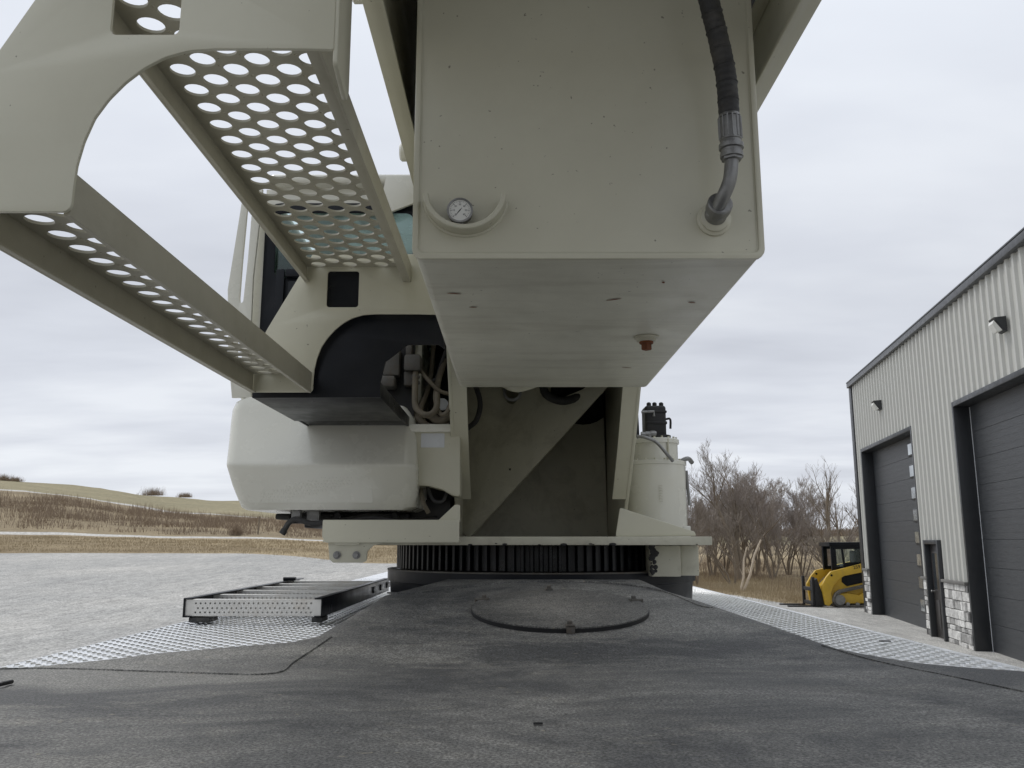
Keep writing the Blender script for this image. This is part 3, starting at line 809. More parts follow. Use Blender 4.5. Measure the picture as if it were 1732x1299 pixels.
# hoses and valves in the bay
bay = bpy.data.objects.new('hose_bay', None); COL.objects.link(bay); bay.parent = rig
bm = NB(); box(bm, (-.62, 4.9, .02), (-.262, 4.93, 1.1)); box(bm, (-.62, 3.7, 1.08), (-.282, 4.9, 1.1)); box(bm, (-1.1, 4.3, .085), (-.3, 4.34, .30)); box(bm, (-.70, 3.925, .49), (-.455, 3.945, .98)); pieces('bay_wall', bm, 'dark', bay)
def hose(path, r, mat, Y=None, nm='hydraulic_hose'):
    bm = NB(); tube(bm, curve_pts([atY(p[0], p[1], p[2] - .14) for p in path], 8), r * .85, 12); return obj(nm, bm, mat, bay)
hose([(703, 628, 4.0), (702, 660, 3.98), (704, 690, 3.95), (722, 702, 3.93), (738, 690, 3.95), (740, 650, 4.05), (752, 610, 4.2)], .017, 'hose_tan')
hose([(706, 618, 4.05), (722, 640, 4.0), (745, 662, 4.0), (775, 668, 4.02)], .011, 'hose_tan')
hose([(735, 560, 4.3), (732, 600, 4.25), (728, 640, 4.2), (722, 665, 4.1), (712, 690, 4.0), (716, 705, 4.0)], .013, 'hose_tan')
hose([(726, 700, 4.05), (742, 712, 4.05), (757, 705, 4.05), (765, 680, 4.1)], .024, 'hose_tan')
hose([(744, 640, 4.1), (736, 670, 4.0), (745, 700, 3.95), (760, 690, 3.95), (770, 640, 4.1)], .012, 'hose_tan')
hose([(755, 590, 4.2), (744, 622, 4.15), (738, 640, 4.1), (720, 650, 4.1)], .010, 'rubber')
hose([(700, 700, 4.1), (726, 722, 4.05), (760, 720, 4.05)], .02, 'hose_tan')
hose([(712, 828, 4.1), (716, 850, 4.0), (725, 868, 4.0)], .012, 'hose_tan')
hose([(722, 820, 4.1), (732, 845, 4.05), (748, 848, 4.05), (758, 828, 4.1)], .009, 'rubber')
bm = NB()
a = atY(684, 600, 3.85); b = atY(712, 628, 3.85)
box(bm, (a.x, 3.83, b.z), (b.x, 3.92, a.z), .012)
a = atY(683, 628, 3.86); b = atY(697, 652, 3.86); box(bm, (a.x, 3.86, b.z), (b.x, 3.92, a.z), .006)
a = atY(686, 575, 3.86); b = atY(696, 600, 3.86); box(bm, (a.x, 3.87, b.z), (b.x, 3.92, a.z), .006)
for py in (650, 660): lathe(bm, [(.021, 0), (.021, .012)], atY(703, py - 15, 3.86), (0, 0, -1), 6)
obj('valve_block', bm, 'valve', bay)
bm = NB(); a = atY(650, 590, 3.86); b = atY(676, 636, 3.86); box(bm, (a.x, 3.84, b.z), (b.x, 3.92, a.z), .008, Matrix.Identity(4)); a = atY(644, 636, 3.84); b = atY(668, 655, 3.84); box(bm, (a.x, 3.82, b.z), (b.x, 3.92, a.z), .01); obj('pump_housing', bm, 'valve', bay)
bm = NB(); lathe(bm, [(.028, 0), (.028, .006)], atY(748, 684, 3.93), (0.3, -1, 0.1), 24); obj('tag', bm, 'label_grey', bay)
# cream block right of the cab foot
bm = NB()
KY2 = 3.90
pp = [(693, 722), (776, 722), (776, 838), (765, 836), (748, 826), (725, 820), (704, 819), (694, 812)]
plate(bm, roundpoly([xz(x, y, KY2) for x, y in pp], .008), (), .16, (0, KY2 + .08, 0), bev=.006)
blk = obj('end_cover', bm, 'cream', rig)
bm = NB()
pp = [(693, 719), (776, 719), (776, 730), (693, 730)]
plate(bm, [xz(x, y, KY2) for x, y in pp], (), .03, (0, KY2 + .0, 0), bev=.003); obj('top_lip', bm, 'cream_gloss', blk)
bm = NB(); plate(bm, rrect(*xz(712, 757, KY2), *xz(752, 733, KY2), .002), (), .002, (0, KY2 - .0012, 0)); obj('sticker', bm, 'label_grey', blk)

# cab
cab = bpy.data.objects.new('cab', None); COL.objects.link(cab); cab.parent = rig
bm = NB(); rings = []
def rr_ring(xl, xr, yf, yb, rad, z, n=7):
    return [bm.verts.new((x, y, z)) for x, y in rrect(xl, yf, xr, yb, rad, n)]
LV = [(.138, -1.17, -.50, 3.95, .04), (.137, -1.200, -.46, 3.875, .05), (.150, -1.222, -.432, 3.862, .055), (.20, -1.240, -.424, 3.843, .055), (.245, -1.256, -.424, 3.827, .055), (.318, -1.274, -.424, 3.80, .055), (.329, -1.277, -.424, 3.797, .055), (.337, -1.279, -.425, 3.798, .055), (.350, -1.281, -.426, 3.804, .055), (.45, -1.292, -.434, 3.852, .055), (.52, -1.300, -.442, 3.884, .055),
      (.56, -1.304, -.447, 3.902, .055), (.60, -1.306, -.455, 3.918, .055), (.64, -1.297, -.46, 3.935, .055), (.662, -1.26, -.46, 3.95, .05)]
for z, xl, xr, yf, rad in LV: rings.append(rr_ring(xl, xr, yf, 5.6, rad, z))
for p, q in zip(rings, rings[1:]):
    n = len(p)
    for k in range(n): bm.faces.new((p[k], p[(k + 1) % n], q[(k + 1) % n], q[k]))
bm.faces.new(rings[0]); bm.faces.new(rings[-1])
shell = obj('lower_shell', bm, 'cream_gloss', cab)
# faint embossed panel; raised hexes stand in for the treads' reflection on the shell
EV_ = Vector((0, -.0575, .168)).normalized(); EO = Vector((0, 3.8545, .168)); EN = Vector((1, 0, 0)).cross(EV_)
bm = NB(); plate(bm, rrect(-1.17, 0, -.62, .142, .008), (), .003, EO, (1, 0, 0), EV_, .0008)
for i in range(26):
    for j in range(9):
        x = -1.12 + i * .0165 + (.00825 if j % 2 else 0); v_ = .012 + j * .0145
        c_ = (x + 1.12) / .42 * .11 + .01
        if abs(v_ - c_) < .034: lathe(bm, [(.0058, .001), (.0052, .0026)], EO + Vector((x, 0, 0)) + EV_ * v_, EN, 6)
obj('panel_hex_reflection', bm, 'cream_gloss', cab, smooth=False)
def wall(y, holes, t=.03, mat='cream_gloss', nm='cab_wall'):
    bm = NB(); plate(bm, roundpoly([(-1.29, .64), (-.44, .64), (-.44, 1.55), (-.50, 1.76), (-1.17, 1.76), (-1.29, 1.60)], .04), holes, t, (0, y, 0), bev=.006)
    return obj(nm, bm, mat, cab)
wf = wall(4.05, [rrect(-1.19, .93, -.47, 1.62, .06)[::-1]])
wall(5.5, [rrect(-1.17, 1.0, -.50, 1.60, .06)[::-1]])
bm = NB(); plate(bm, rrect(-1.215, .90, -.455, 1.645, .07), [rrect(-1.165, 1.26, -.485, 1.60, .04)[::-1]], .014, (0, 4.025, 0), bev=.003)
obj('window_seal', bm, 'black', cab)
bm = NB()
box(bm, (-1.145, 3.995, .80), (-1.105, 4.02, 1.30), .003); box(bm, (-1.10, 3.995, 1.262), (-.7, 4.02, 1.30), .003)
box(bm, (-1.085, 4.0, .80), (-.75, 4.012, 1.24), .003)
obj('door_frame', bm, 'black', cab)
for y, zl in ((4.05, 1.24), (5.5, .98)):
    bm = NB(); plate(bm, rrect(-1.185, zl, -.475, 1.615, .05), (), .005, (0, y, 0)); obj('window', bm, 'glass', cab)
bm = NB()
for x in (-1.225, -.455):
    plate(bm, [(4.07, .64), (5.48, .64), (5.48, 1.74), (4.07, 1.74)], [rrect(4.2, 1.0, 4.75, 1.62, .05)[::-1], rrect(4.82, 1.0, 5.4, 1.62, .05)[::-1]], .02, (x, 0, 0), (0, 1, 0), (0, 0, 1))
pieces('side_frame', bm, 'cream_gloss', cab)
bm = NB()
for x in (-1.225, -.455):
    plate(bm, rrect(4.19, .99, 5.41, 1.63, .05), (), .004, (x, 0, 0), (0, 1, 0), (0, 0, 1))
pieces('side_window', bm, 'glass', cab)
bm = NB(); box(bm, (-1.20, 3.98, 1.735), (-.46, 5.56, 1.79), .024, seg=4); box(bm, (-1.1, 4.3, 1.785), (-.6, 5.3, 1.82), .015)
obj('roof', bm, 'cream_gloss', cab)
bm = NB(); plate(bm, [xz(640, 368, 3.99), xz(700, 345, 3.99), xz(700, 300, 3.99), xz(655, 303, 3.99)], (), .02, (0, 3.98, 0), bev=.004)
obj('visor', bm, 'cream_gloss', cab)
bm = NB()
box(bm, (-1.0, 4.7, .70), (-.68, 5.05, .98), .04, seg=3); box(bm, (-1.0, 5.0, .9), (-.68, 5.1, 1.42), .04, seg=3); box(bm, (-.94, 5.0, 1.42), (-.74, 5.08, 1.56), .03, seg=3)
obj('seat', bm, 'dark', cab)
bm = NB(); tube(bm, [(-.95, 4.5, .7), (-.95, 4.4, 1.25)], .012); lathe(bm, [(.025, 0), (.03, .03), (.02, .08)], (-.95, 4.4, 1.25), (0, -.1, 1), 12); tube(bm, [(-.7, 4.5, .7), (-.7, 4.4, 1.25)], .012)
box(bm, (-.62, 4.12, 1.05), (-.50, 4.16, 1.35), .01); obj('control_lever', bm, 'dark', cab)
# slotted grab rail plate at the cab's left edge
GY = 3.97
bm = NB()
outl = [xz(x, y, GY) for x, y in ((414, 322), (444, 322), (438, 380), (428, 470), (424, 560), (424, 620), (424, 672), (394, 672), (388, 600), (387, 490), (400, 410))]
s1 = [xz(x, y, GY) for x, y in ((419, 345), (429, 345), (421, 440), (413, 512), (406, 515), (405, 505), (410, 440))]
s2 = [xz(x, y, GY) for x, y in ((403, 538), (407, 542), (410, 575), (411, 625), (404, 630), (401, 620), (401, 560))]
plate(bm, outl, [roundpoly(s1, .008)[::-1], roundpoly(s2, .006)[::-1]], .02, (0, GY, 0), bev=.003)
obj('grab_rail', bm, 'cream_gloss', cab)

# dark fittings below the cab and the cut-off drain hose
bm = NB()
for x0_, x1_, z0_, z1_, y_ in ((-1.02, -.50, .085, .13, 4.2), (-.86, -.80, .085, .12, 4.1), (-.70, -.55, .075, .13, 4.12), (-.50, -.30, .08, .20, 4.25), (-.97, -.93, .06, .11, 4.05), (-1.12, -1.05, .10, .128, 4.1)):
    box(bm, (x0_, y_, z0_), (x1_, y_ + .3, z1_), .008)
tube(bm, curve_pts([(-.9, 4.05, .10), (-.8, 4.02, .09), (-.65, 4.03, .11), (-.5, 4.0, .09), (-.35, 4.05, .1)], 6), .014)
for i in range(7): lathe(bm, [(.016, 0), (.016, .02)], (-1.0 + i * .09, 4.08, .095 + .01 * (i % 3)), (0, -1, 0), 6)
obj('under_cab_pipework', bm, 'dark', rig)
bm = NB(); a = atY(495, 862, 3.95); b = atY(538, 880, 3.95); box(bm, (a.x, 3.93, b.z), (a.x + .04, 3.97, a.z), .003); box(bm, (a.x + .06, 3.97, b.z), (b.x, 4.0, a.z), .003)
obj('hanger_bracket', bm, 'steel', rig)
bm = NB(); tube(bm, curve_pts([atY(x, y, 3.9) for x, y in ((562, 884), (545, 884), (530, 886), (515, 882), (500, 878), (489, 884), (483, 893), (477, 903))], 6), .0125, 14)
lathe(bm, [(.0155, 0), (.0155, .02)], atY(477, 903, 3.9), (.5, 0, .8), 14)
obj('drain_hose', bm, 'rubber', rig)

# slew drive on the right
SX, SY = .752, 4.5
sl = bpy.data.objects.new('slew_drive', None); COL.objects.link(sl); sl.parent = rig
bm = NB()
lathe(bm, [(.10, .017), (.10, .055), (.135, .060), (.150, .066), (.155, .078), (.155, .385), (.160, .387), (.160, .405), (.152, .408), (.118, .410), (.118, .498), (.126, .500), (.126, .520), (.12, .524), (.05, .526)], (SX, SY, 0), (0, 0, 1), 64)
box(bm, (SX + .05, SY - .08, .017), (SX + .158, SY + .05, .075), .006)
hs = obj('gearbox', bm, 'cream_gloss', sl)
bm = NB()
for k in range(18):
    a = 2 * math.pi * k / 18; lathe(bm, [(.007, .405), (.007, .416)], (SX + .143 * math.cos(a), SY + .143 * math.sin(a), 0), (0, 0, 1), 6)
    lathe(bm, [(.006, .522), (.006, .533)], (SX + .112 * math.cos(a), SY + .112 * math.sin(a), 0), (0, 0, 1), 6)
box(bm, (SX + .045, SY - .118, .41), (SX + .055, SY - .09, .52), .002)
pieces('flange_bolt', bm, 'cream', sl)
bm = NB()
mt = Matrix.Translation((SX - .002, SY - .1555, .235)) @ Matrix.Rotation(R(90), 4, 'X') @ Matrix.Rotation(R(90), 4, 'Z')
text_bm(bm, '1771371', .026, mt, .0012); obj('stamped_number', bm, 'cream_dirty', sl, smooth=False)
bm = NB()
box(bm, (SX - .055, SY - .06, .525), (SX + .055, SY + .07, .70), .014, seg=3)
box(bm, (SX - .05, SY - .065, .60), (SX + .058, SY + .02, .615), .003); box(bm, (SX - .05, SY - .065, .66), (SX + .058, SY + .02, .672), .003)
lathe(bm, [(.085, .525), (.085, .545), (.06, .55)], (SX, SY, 0), (0, 0, 1), 28)
for dx in (-.03, 0, .035): lathe(bm, [(.012, .70), (.012, .715), (.006, .72)], (SX + dx, SY - .03, 0), (0, 0, 1), 8)
tube(bm, [(SX - .095, SY - .02, .5), (SX - .10, SY, .80)], .014)
tube(bm, curve_pts([(SX + .055, SY - .03, .63), (SX + .08, SY - .03, .63), (SX + .08, SY - .03, .58)], 4), .006, 8)
obj('hydraulic_motor', bm, 'dark', sl)
bm = NB()
tube(bm, curve_pts([atY(1078, 738, 4.32), atY(1092, 740, 4.3), atY(1110, 748, 4.3), atY(1128, 768, 4.3), atY(1138, 780, 4.32)], 6), .0085, 10)
for px, py in ((1084, 735), (1092, 734), (1100, 733)): lathe(bm, [(.014, 0), (.014, .022), (.011, .03)], atY(px, py, 4.33), (1, 0, 0), 8)
lathe(bm, [(.012, 0), (.012, .03)], atY(1098, 742, 4.33), (0, 0, 1), 8)
tube(bm, [atY(1085, 697, 4.4), atY(1106, 696, 4.4), atY(1106, 704, 4.4)], .007)
tube(bm, curve_pts([(SX + .12, SY - .06, .405), (SX + .16, SY - .06, .42), (SX + .185, SY - .04, .40)], 4), .012, 8)
tube(bm, [(SX + .155, SY - .03, .36), (SX + .165, SY - .03, .18)], .008, 8)
pieces('motor_fitting', bm, 'steel', sl)

# ------------------------------------------------------------------ loose ladder on the tread plate
lad = empty('ladder', (-1.06, 4.35, -.309), 'black-railed step ladder with perforated silver treads lying flat on the left tread plate', 'ladder')
LX0, LX1, LY0, LY1 = -1.262, -.728, 3.40, 5.20
for x0_, x1_ in ((LX0, LX0 + .03), (LX1 - .03, LX1)):
    bm = NB(); s = 1 if x0_ == LX0 else -1
    xo = x0_ if s == 1 else x1_
    box(bm, (min(xo, xo + s * .005), LY0 - .012, -.288), (max(xo, xo + s * .005), LY1, -.216), .001)
    box(bm, (min(xo, xo + s * .03), LY0 - .012, -.221), (max(xo, xo + s * .03), LY1, -.216), .001)
    box(bm, (min(xo, xo + s * .03), LY0 - .012, -.288), (max(xo, xo + s * .03), LY1, -.283), .001)
    rail = obj('rail', bm, 'black', lad)
    bm = NB(); box(bm, (x0_ - .012 if s == -1 else x0_ + .02, LY0 + .0, -.308), (x1_ + .0 if s == -1 else x1_ + .07, LY0 + .10, -.289), .003); obj('rubber_pad', bm, 'rubber', rail)
nr = 6
for i in range(nr):
    y = LY0 + i * .31
    hs_ = []
    for r_, zz_ in enumerate((-.236, -.254, -.270)):
        x = LX0 + .045 + (.009 if r_ % 2 else 0)
        while x < LX1 - .04:
            hs_.append(circ(x, zz_, .0036, 8)[::-1]); x += .0185
    bm = NB()
    plate(bm, [(LX0 + .006, -.282), (LX1 - .006, -.282), (LX1 - .006, -.2225), (LX0 + .006, -.2225)], hs_, .003, (0, y, 0))
    box(bm, (LX0 + .006, y, -.2245), (LX1 - .006, y + .034, -.2215), .0008)
    box(bm, (LX0 + .006, y + .031, -.282), (LX1 - .006, y + .034, -.2245), .0008)
    box(bm, (LX0 + .006, y, -.284), (LX1 - .006, y + .012, -.281), .0008)
    obj('step', bm, 'alu', lad)
bm = NB()
for i in range(3): box(bm, (LX1 - .002, LY0 + 1.2 + i * .25, -.268), (LX1 + .006, LY0 + 1.32 + i * .25, -.236), .002)
pieces('latch', bm, 'black', lad)
bm = NB(); lathe(bm, [(.010, 0), (.010, .07)], (LX0 + .0, LY0 + 1.45, -.206), (1, 0, 0), 12)
obj('clamp', bm, 'black', lad)

# ------------------------------------------------------------------ metal building
YAW = R(10)
BU = Vector((-math.sin(YAW), -math.cos(YAW), 0)); BN = Vector((-math.cos(YAW), math.sin(YAW), 0)); BO = Vector((10.63, 26.45, GZ))
def bp(s, h, out=0.0): return BO + BU * s + BN * out + Vector((0, 0, h))
BM = Matrix(((BU.x, BN.x, 0, BO.x), (BU.y, BN.y, 0, BO.y), (0, 0, 1, BO.z), (0, 0, 0, 1)))   # (s, out, h)
bld = empty('metal_building', BO, 'light grey ribbed metal shop building with tall dark overhead doors and stone base', 'building')
D1 = (.95, 6.22, 4.70); PD = (6.75, 7.80, 2.12); D2 = (9.40, 14.7, 4.78); ST = 1.24; EV = 6.98; BL = 24.0; STH = .09
def zspans(s):
    if s < D1[0]: return (ST, EV)
    if s < D1[1]: return (D1[2], EV)
    if s < PD[0]: return (ST, EV)
    if s < PD[1]: return (PD[2], EV)
    if s < D2[0]: return (ST, EV)
    if s < D2[1]: return (D2[2], EV)
    return (ST, EV)
cuts = [0, D1[0], D1[1], PD[0], PD[1], D2[0], D2[1], BL]
bm = NB()
rib = [(0, 0), (.035, .045), (.11, .045), (.145, 0), (.30, 0)]
ptsS = []
s = 0
while s < BL:
    for a, o_ in rib[:-1]: ptsS.append((s + a, o_))
    s += .30
def rib_out(s):
    for (a, p), (b, q) in zip(ptsS, ptsS[1:]):
        if a <= s <= b: return p + (q - p) * (s - a) / (b - a)
    return 0
for c0_, c1_ in zip(cuts, cuts[1:]):
    ss = [c0_] + [a for a, _ in ptsS if c0_ < a < c1_] + [c1_]
    lo, hi = zspans((c0_ + c1_) / 2); prev = None
    for s in ss:
        o_ = rib_out(s); cur = (bm.verts.new(bp(s, lo, o_)), bm.verts.new(bp(s, hi, o_)))
        if prev: bm.faces.new((prev[0], cur[0], cur[1], prev[1]))
        prev = cur
obj('ribbed_wall', bm, 'siding', bld, smooth=False)
bm = NB()
box(bm, (0, -14, 0), (.05, -.02, EV), 0, BM); box(bm, (BL - .05, -14, 0), (BL, -.02, EV), 0, BM); box(bm, (0, -14.05, 0), (BL, -14, EV), 0, BM)
box(bm, (0.05, -.03, D1[2] + .3), (BL - .05, -.02, EV - .01), 0, BM)
obj('rear_walls', bm, 'siding', bld, smooth=False)
bm = NB()
for a, b in ((-.08, 7.0), (7.0, 14.3)):
    za, zb2 = (EV - .06, EV + .55) if a < 0 else (EV + .55, EV - .06)
    v = [BM @ Vector(p) for p in ((-.02, -a, za), (BL + .2, -a, za), (BL + .2, -b, zb2), (-.02, -b, zb2))]
    w_ = [p + Vector((0, 0, .08)) for p in v]
    V_ = [bm.verts.new(p) for p in v + w_]
    for f in ((0, 1, 2, 3), (7, 6, 5, 4), (0, 4, 5, 1), (1, 5, 6, 2), (2, 6, 7, 3), (3, 7, 4, 0)): bm.faces.new([V_[i] for i in f])
obj('roof', bm, 'roof', bld, smooth=False)
bm = NB(); box(bm, (-.04, -.02, EV - .17), (BL + .1, .13, EV - .02), .015, BM); box(bm, (-.04, .10, EV - .022), (BL + .1, .14, EV + .01), .006, BM)
obj('gutter', bm, 'fascia', bld)
bm = NB(); box(bm, (-.10, -.06, 0), (.22, .062, EV - .05), .004, BM); obj('corner_trim', bm, 'trim', bld)
def door_trim(D, nm='door_trim'):
    bm = NB(); dpt = .30
    box(bm, (D[0] - .09, -dpt, 0), (D[0] + .0, .05, D[2] + .10), .003, BM)
    box(bm, (D[1], -dpt, 0), (D[1] + .09, .05, D[2] + .10), .003, BM)
    box(bm, (D[0], -dpt, D[2]), (D[1], .05, D[2] + .10), .003, BM)
    obj(nm, bm, 'trim', bld)
def ohdoor(D, wins):
    bm = NB(); n = 9; hgt = D[2] / n
    for i in range(n):
        box(bm, (D[0] + .005, -.32, i * hgt + .002), (D[1] - .005, -.27, (i + 1) * hgt - .002), .004, BM)
        for k in range(1, 4): box(bm, (D[0] + .005, -.272, i * hgt + hgt * k / 4 - .004), (D[1] - .005, -.267, i * hgt + hgt * k / 4 + .004), 0, BM)
    box(bm, (D[0] + .005, -.345, 0.0), (D[1] - .005, -.325, D[2]), 0, BM)
    d = obj('overhead_door', bm, 'door', bld, smooth=False)
    for (s0, s1, z0_, z1_) in wins:
        bm = NB(); box(bm, (s0 - .04, -.268, z0_ - .04), (s1 + .04, -.250, z1_ + .04), .004, BM); f = obj('window_frame', bm, 'trim', d)
        bm = NB(); box(bm, (s0, -.2495, z0_), (s1, -.244, z1_), 0, BM); obj('window_pane', bm, 'pane_bright', d)
    return d
M['pane_bright'] = paint('reflective_pane', (0.50, 0.53, 0.54), 0.08, 0.25, bmp=0, metal=0.8, scale=0.5)
wz = [(.42 + i * .545) for i in range(8)]
ohdoor(D1, [(4.80, 5.62, z, z + .27) for z in wz]); ohdoor(D2, [])
door_trim(D1); door_trim(D2)
bm = NB(); box(bm, (D2[0] + .015, -.262, 0), (D2[0] + .03, -.25, D2[2] - .02), 0, BM); obj('door_seal', bm, 'label_grey', bld)
# small door
bm = NB()
box(bm, (PD[0], -.10, 0), (PD[0] + .09, .12, PD[2]), .004, BM); box(bm, (PD[1] - .09, -.10, 0), (PD[1], .12, PD[2]), .004, BM); box(bm, (PD[0] + .09, -.10, PD[2] - .09), (PD[1] - .09, .12, PD[2]), .004, BM)
obj('door_frame', bm, 'trim', bld)
bm = NB(); box(bm, (PD[0] + .09, -.05, .02), (PD[1] - .09, 0.0, PD[2] - .09), .003, BM)
for k in range(2): box(bm, (PD[0] + .2 + k * .34, 0.0, .22), (PD[0] + .48 + k * .34, .012, .82), .008, BM)
box(bm, (PD[0] + .2, 0, 1.0), (PD[1] - .2, .012, 1.88), .005, BM)
wd = obj('walk_door', bm, 'bronze', bld)
bm = NB(); box(bm, (PD[0] + .25, .012, 1.05), (PD[1] - .25, .018, 1.83), 0, BM); obj('window_pane', bm, 'pane', wd)
bm = NB(); lathe(bm, [(.025, 0), (.02, .04), (.03, .06), (.02, .075)], bp(PD[0] + .16, 1.0, 0), BN, 12); obj('door_knob', bm, 'steel', wd)
# stone veneer
def stone_panel(s0, s1):
    bm = NB(); rnd = random.Random(int(s0 * 100)); lay = bm.faces.layers.float.new('tone_f')
    rows_ = []; z = 0
    while z < ST - .05:
        h = rnd.choice((.10, .14, .19)); h = min(h, ST - z)
        if ST - z - h < .06: h = ST - z
        s = s0
        while s < s1 - .001:
            w_ = rnd.uniform(.16, .42); 
            if s1 - s - w_ < .1: w_ = s1 - s
            d = rnd.uniform(.045, .085); g = .006
            n0 = len(bm.faces)
            box(bm, (s + g, -.02, z + g), (s + w_ - g, d, z + h - g), .010, BM, 1)
            bm.faces.ensure_lookup_table(); tv = min(1, max(0, rnd.gauss(.70, .30)))
            for f in bm.faces[n0:]: f[lay] = tv
            s += w_
        z += h
    n0 = len(bm.faces); box(bm, (s0, -.03, 0), (s1, .035, ST), 0, BM)
    bm.faces.ensure_lookup_table()
    for f in bm.faces[n0:]: f[lay] = .12
    vals = [f[lay] for f in bm.faces]
    o = obj('stone_veneer', bm, 'stone', bld, smooth=False)
    at = o.data.attributes.new('tone', 'FLOAT', 'FACE'); at.data.foreach_set('value', vals)
    bm = NB(); box(bm, (s0, -.02, ST), (s1, .115, ST + .06), .008, BM); obj('stone_cap', bm, 'cap', o)
stone_panel(.22, D1[0] - .09); stone_panel(D1[1] + .09, PD[0]); stone_panel(PD[1], D2[0] - .09); stone_panel(D2[1] + .09, BL)
for s_c, z_c in ((3.60, 5.70), (12.35, 5.74)):
    def wedge(pts, mat, nm, par):
        bm = NB(); V_ = [bm.verts.new(BM @ Vector((s_c + .78 * p[0], .02 + p[1] * .72, z_c + .8 * p[2]))) for p in pts]
        for f in ((3, 2, 1, 0), (4, 5, 6, 7), (0, 1, 5, 4), (1, 2, 6, 5), (2, 3, 7, 6), (3, 0, 4, 7)): bm.faces.new([V_[i] for i in f])
        return obj(nm, bm, mat, par)
    l = wedge(((-.17, .03, -.16), (.17, .03, -.16), (.17, .03, .17), (-.17, .03, .17), (-.13, .12, -.14), (.13, .12, -.14), (.17, .30, .15), (-.17, .30, .15)), 'trim', 'wall_light', bld)
    wedge(((-.13, .125, -.13), (.13, .125, -.13), (.15, .30, .09), (-.15, .30, .09), (-.11, .24, -.15), (.11, .24, -.15), (.13, .33, .02), (-.13, .33, .02)), 'white', 'lens', l)
bm = NB(); v = [BM @ Vector(p) for p in ((-1.6, 2.3, .006), (BL, 2.3, .006), (BL, -.4, .006), (-1.6, -.4, .006))]
V_ = [bm.verts.new(p) for p in v]; W_ = [bm.verts.new(p - Vector((0, 0, .1))) for p in v]
bm.faces.new(V_)
for k in range(4): bm.faces.new((V_[k], W_[k], W_[(k + 1) % 4], V_[(k + 1) % 4]))
obj('pavement', bm, 'concrete', kind='structure')

# ------------------------------------------------------------------ compact track loader (front towards -X)
LO = Vector((9.68, 28.2, GZ))
ld = empty('track_loader', LO + Vector((1.6, 0, 0)), 'yellow compact track loader with black cab parked at the corner of the building', 'loader')
def lp(pts): return [((x - 845) / 210, (1172 - y) / 210) for x, y in pts]
def side_plate(nm, pts, y0, y1, mat, parent=ld, bev=.01, holes=()):
    bm = NB(); plate(bm, lp(pts), [lp(h)[::-1] for h in holes], y1 - y0, LO + Vector((0, (y0 + y1) / 2, 0)), bev=bev); return obj(nm, bm, mat, parent)
body = side_plate('body', [(985, 1130), (975, 1040), (1030, 985), (1270, 930), (1560, 900), (1575, 1050), (1560, 1120)], .30, 1.40, 'yellow')
side_plate('side_vent', [(1058, 1005), (1062, 965), (1235, 925), (1235, 1000), (1090, 1032)], .285, .298, 'black', body)
side_plate('engine_hood', [(1290, 930), (1560, 890), (1575, 760), (1400, 750), (1300, 800)], .35, 1.35, 'yellow')
armp = [(925, 1152), (907, 1030), (940, 975), (975, 937), (1255, 868), (1540, 800), (1550, 850), (1262, 922), (1062, 962), (1022, 985), (985, 1025), (962, 1075), (968, 1140), (945, 1160)]
for y0_ in (.10, 1.50):
    arm = side_plate('lift_arm', armp, y0_, y0_ + .12, 'yellow')
    bm = NB(); lathe(bm, [(.035, 0), (.035, .02)], LO + Vector(((975 - 845) / 210, y0_, (1172 - 960) / 210)), (0, -1, 0), 14); obj('pivot_pin', bm, 'black', arm)
bm = NB(); text_bm(bm, '259', .16, Matrix.Translation(LO + Vector((1.45, .092, 1.27))) @ Matrix.Rotation(R(90), 4, 'X') @ Matrix.Rotation(R(11), 4, 'Z'), .002); obj('decal', bm, 'ink', ld, smooth=False)
cf = [(1010, 925), (1008, 750), (1300, 748), (1310, 925)]
side_plate('cab_frame', cf, .42, .47, 'black', holes=[[(1040, 905), (1090, 905), (1080, 785), (1040, 785)][::-1], [(1098, 880), (1240, 872), (1240, 782), (1090, 785)][::-1]])
side_plate('cab_frame', cf, 1.23, 1.28, 'black', holes=[[(1040, 905), (1240, 890), (1240, 782), (1040, 785)][::-1]])
side_plate('cab_roof', [(998, 765), (998, 742), (1320, 740), (1325, 765)], .38, 1.32, 'black')
bm = NB(); box(bm, LO + Vector((.78, .47, 1.15)), LO + Vector((.82, .52, 2.0)), .005); box(bm, LO + Vector((.78, 1.18, 1.15)), LO + Vector((.82, 1.23, 2.0)), .005); pieces('front_pillar', bm, 'black', ld)
bm = NB(); box(bm, LO + Vector((.85, .435, 1.25)), LO + Vector((1.9, .44, 1.9))); obj('side_glass', bm, 'glass', ld)
bm = NB(); box(bm, LO + Vector((1.25, .65, 1.1)), LO + Vector((1.65, 1.05, 1.35)), .04); box(bm, LO + Vector((1.6, .65, 1.2)), LO + Vector((1.75, 1.05, 1.78)), .04); obj('seat', bm, 'dark', ld)
tr_out = [(990, 1105), (1003, 1078), (1030, 1060), (1255, 1012), (1480, 975), (1530, 990), (1540, 1030), (1520, 1100), (1490, 1150), (1455, 1172), (1030, 1172), (1000, 1160), (982, 1135)]
tr_in = [(1005, 1108), (1015, 1088), (1036, 1074), (1255, 1028), (1480, 991), (1515, 1002), (1522, 1030), (1505, 1095), (1478, 1140), (1450, 1158), (1034, 1158), (1010, 1148), (998, 1130)]
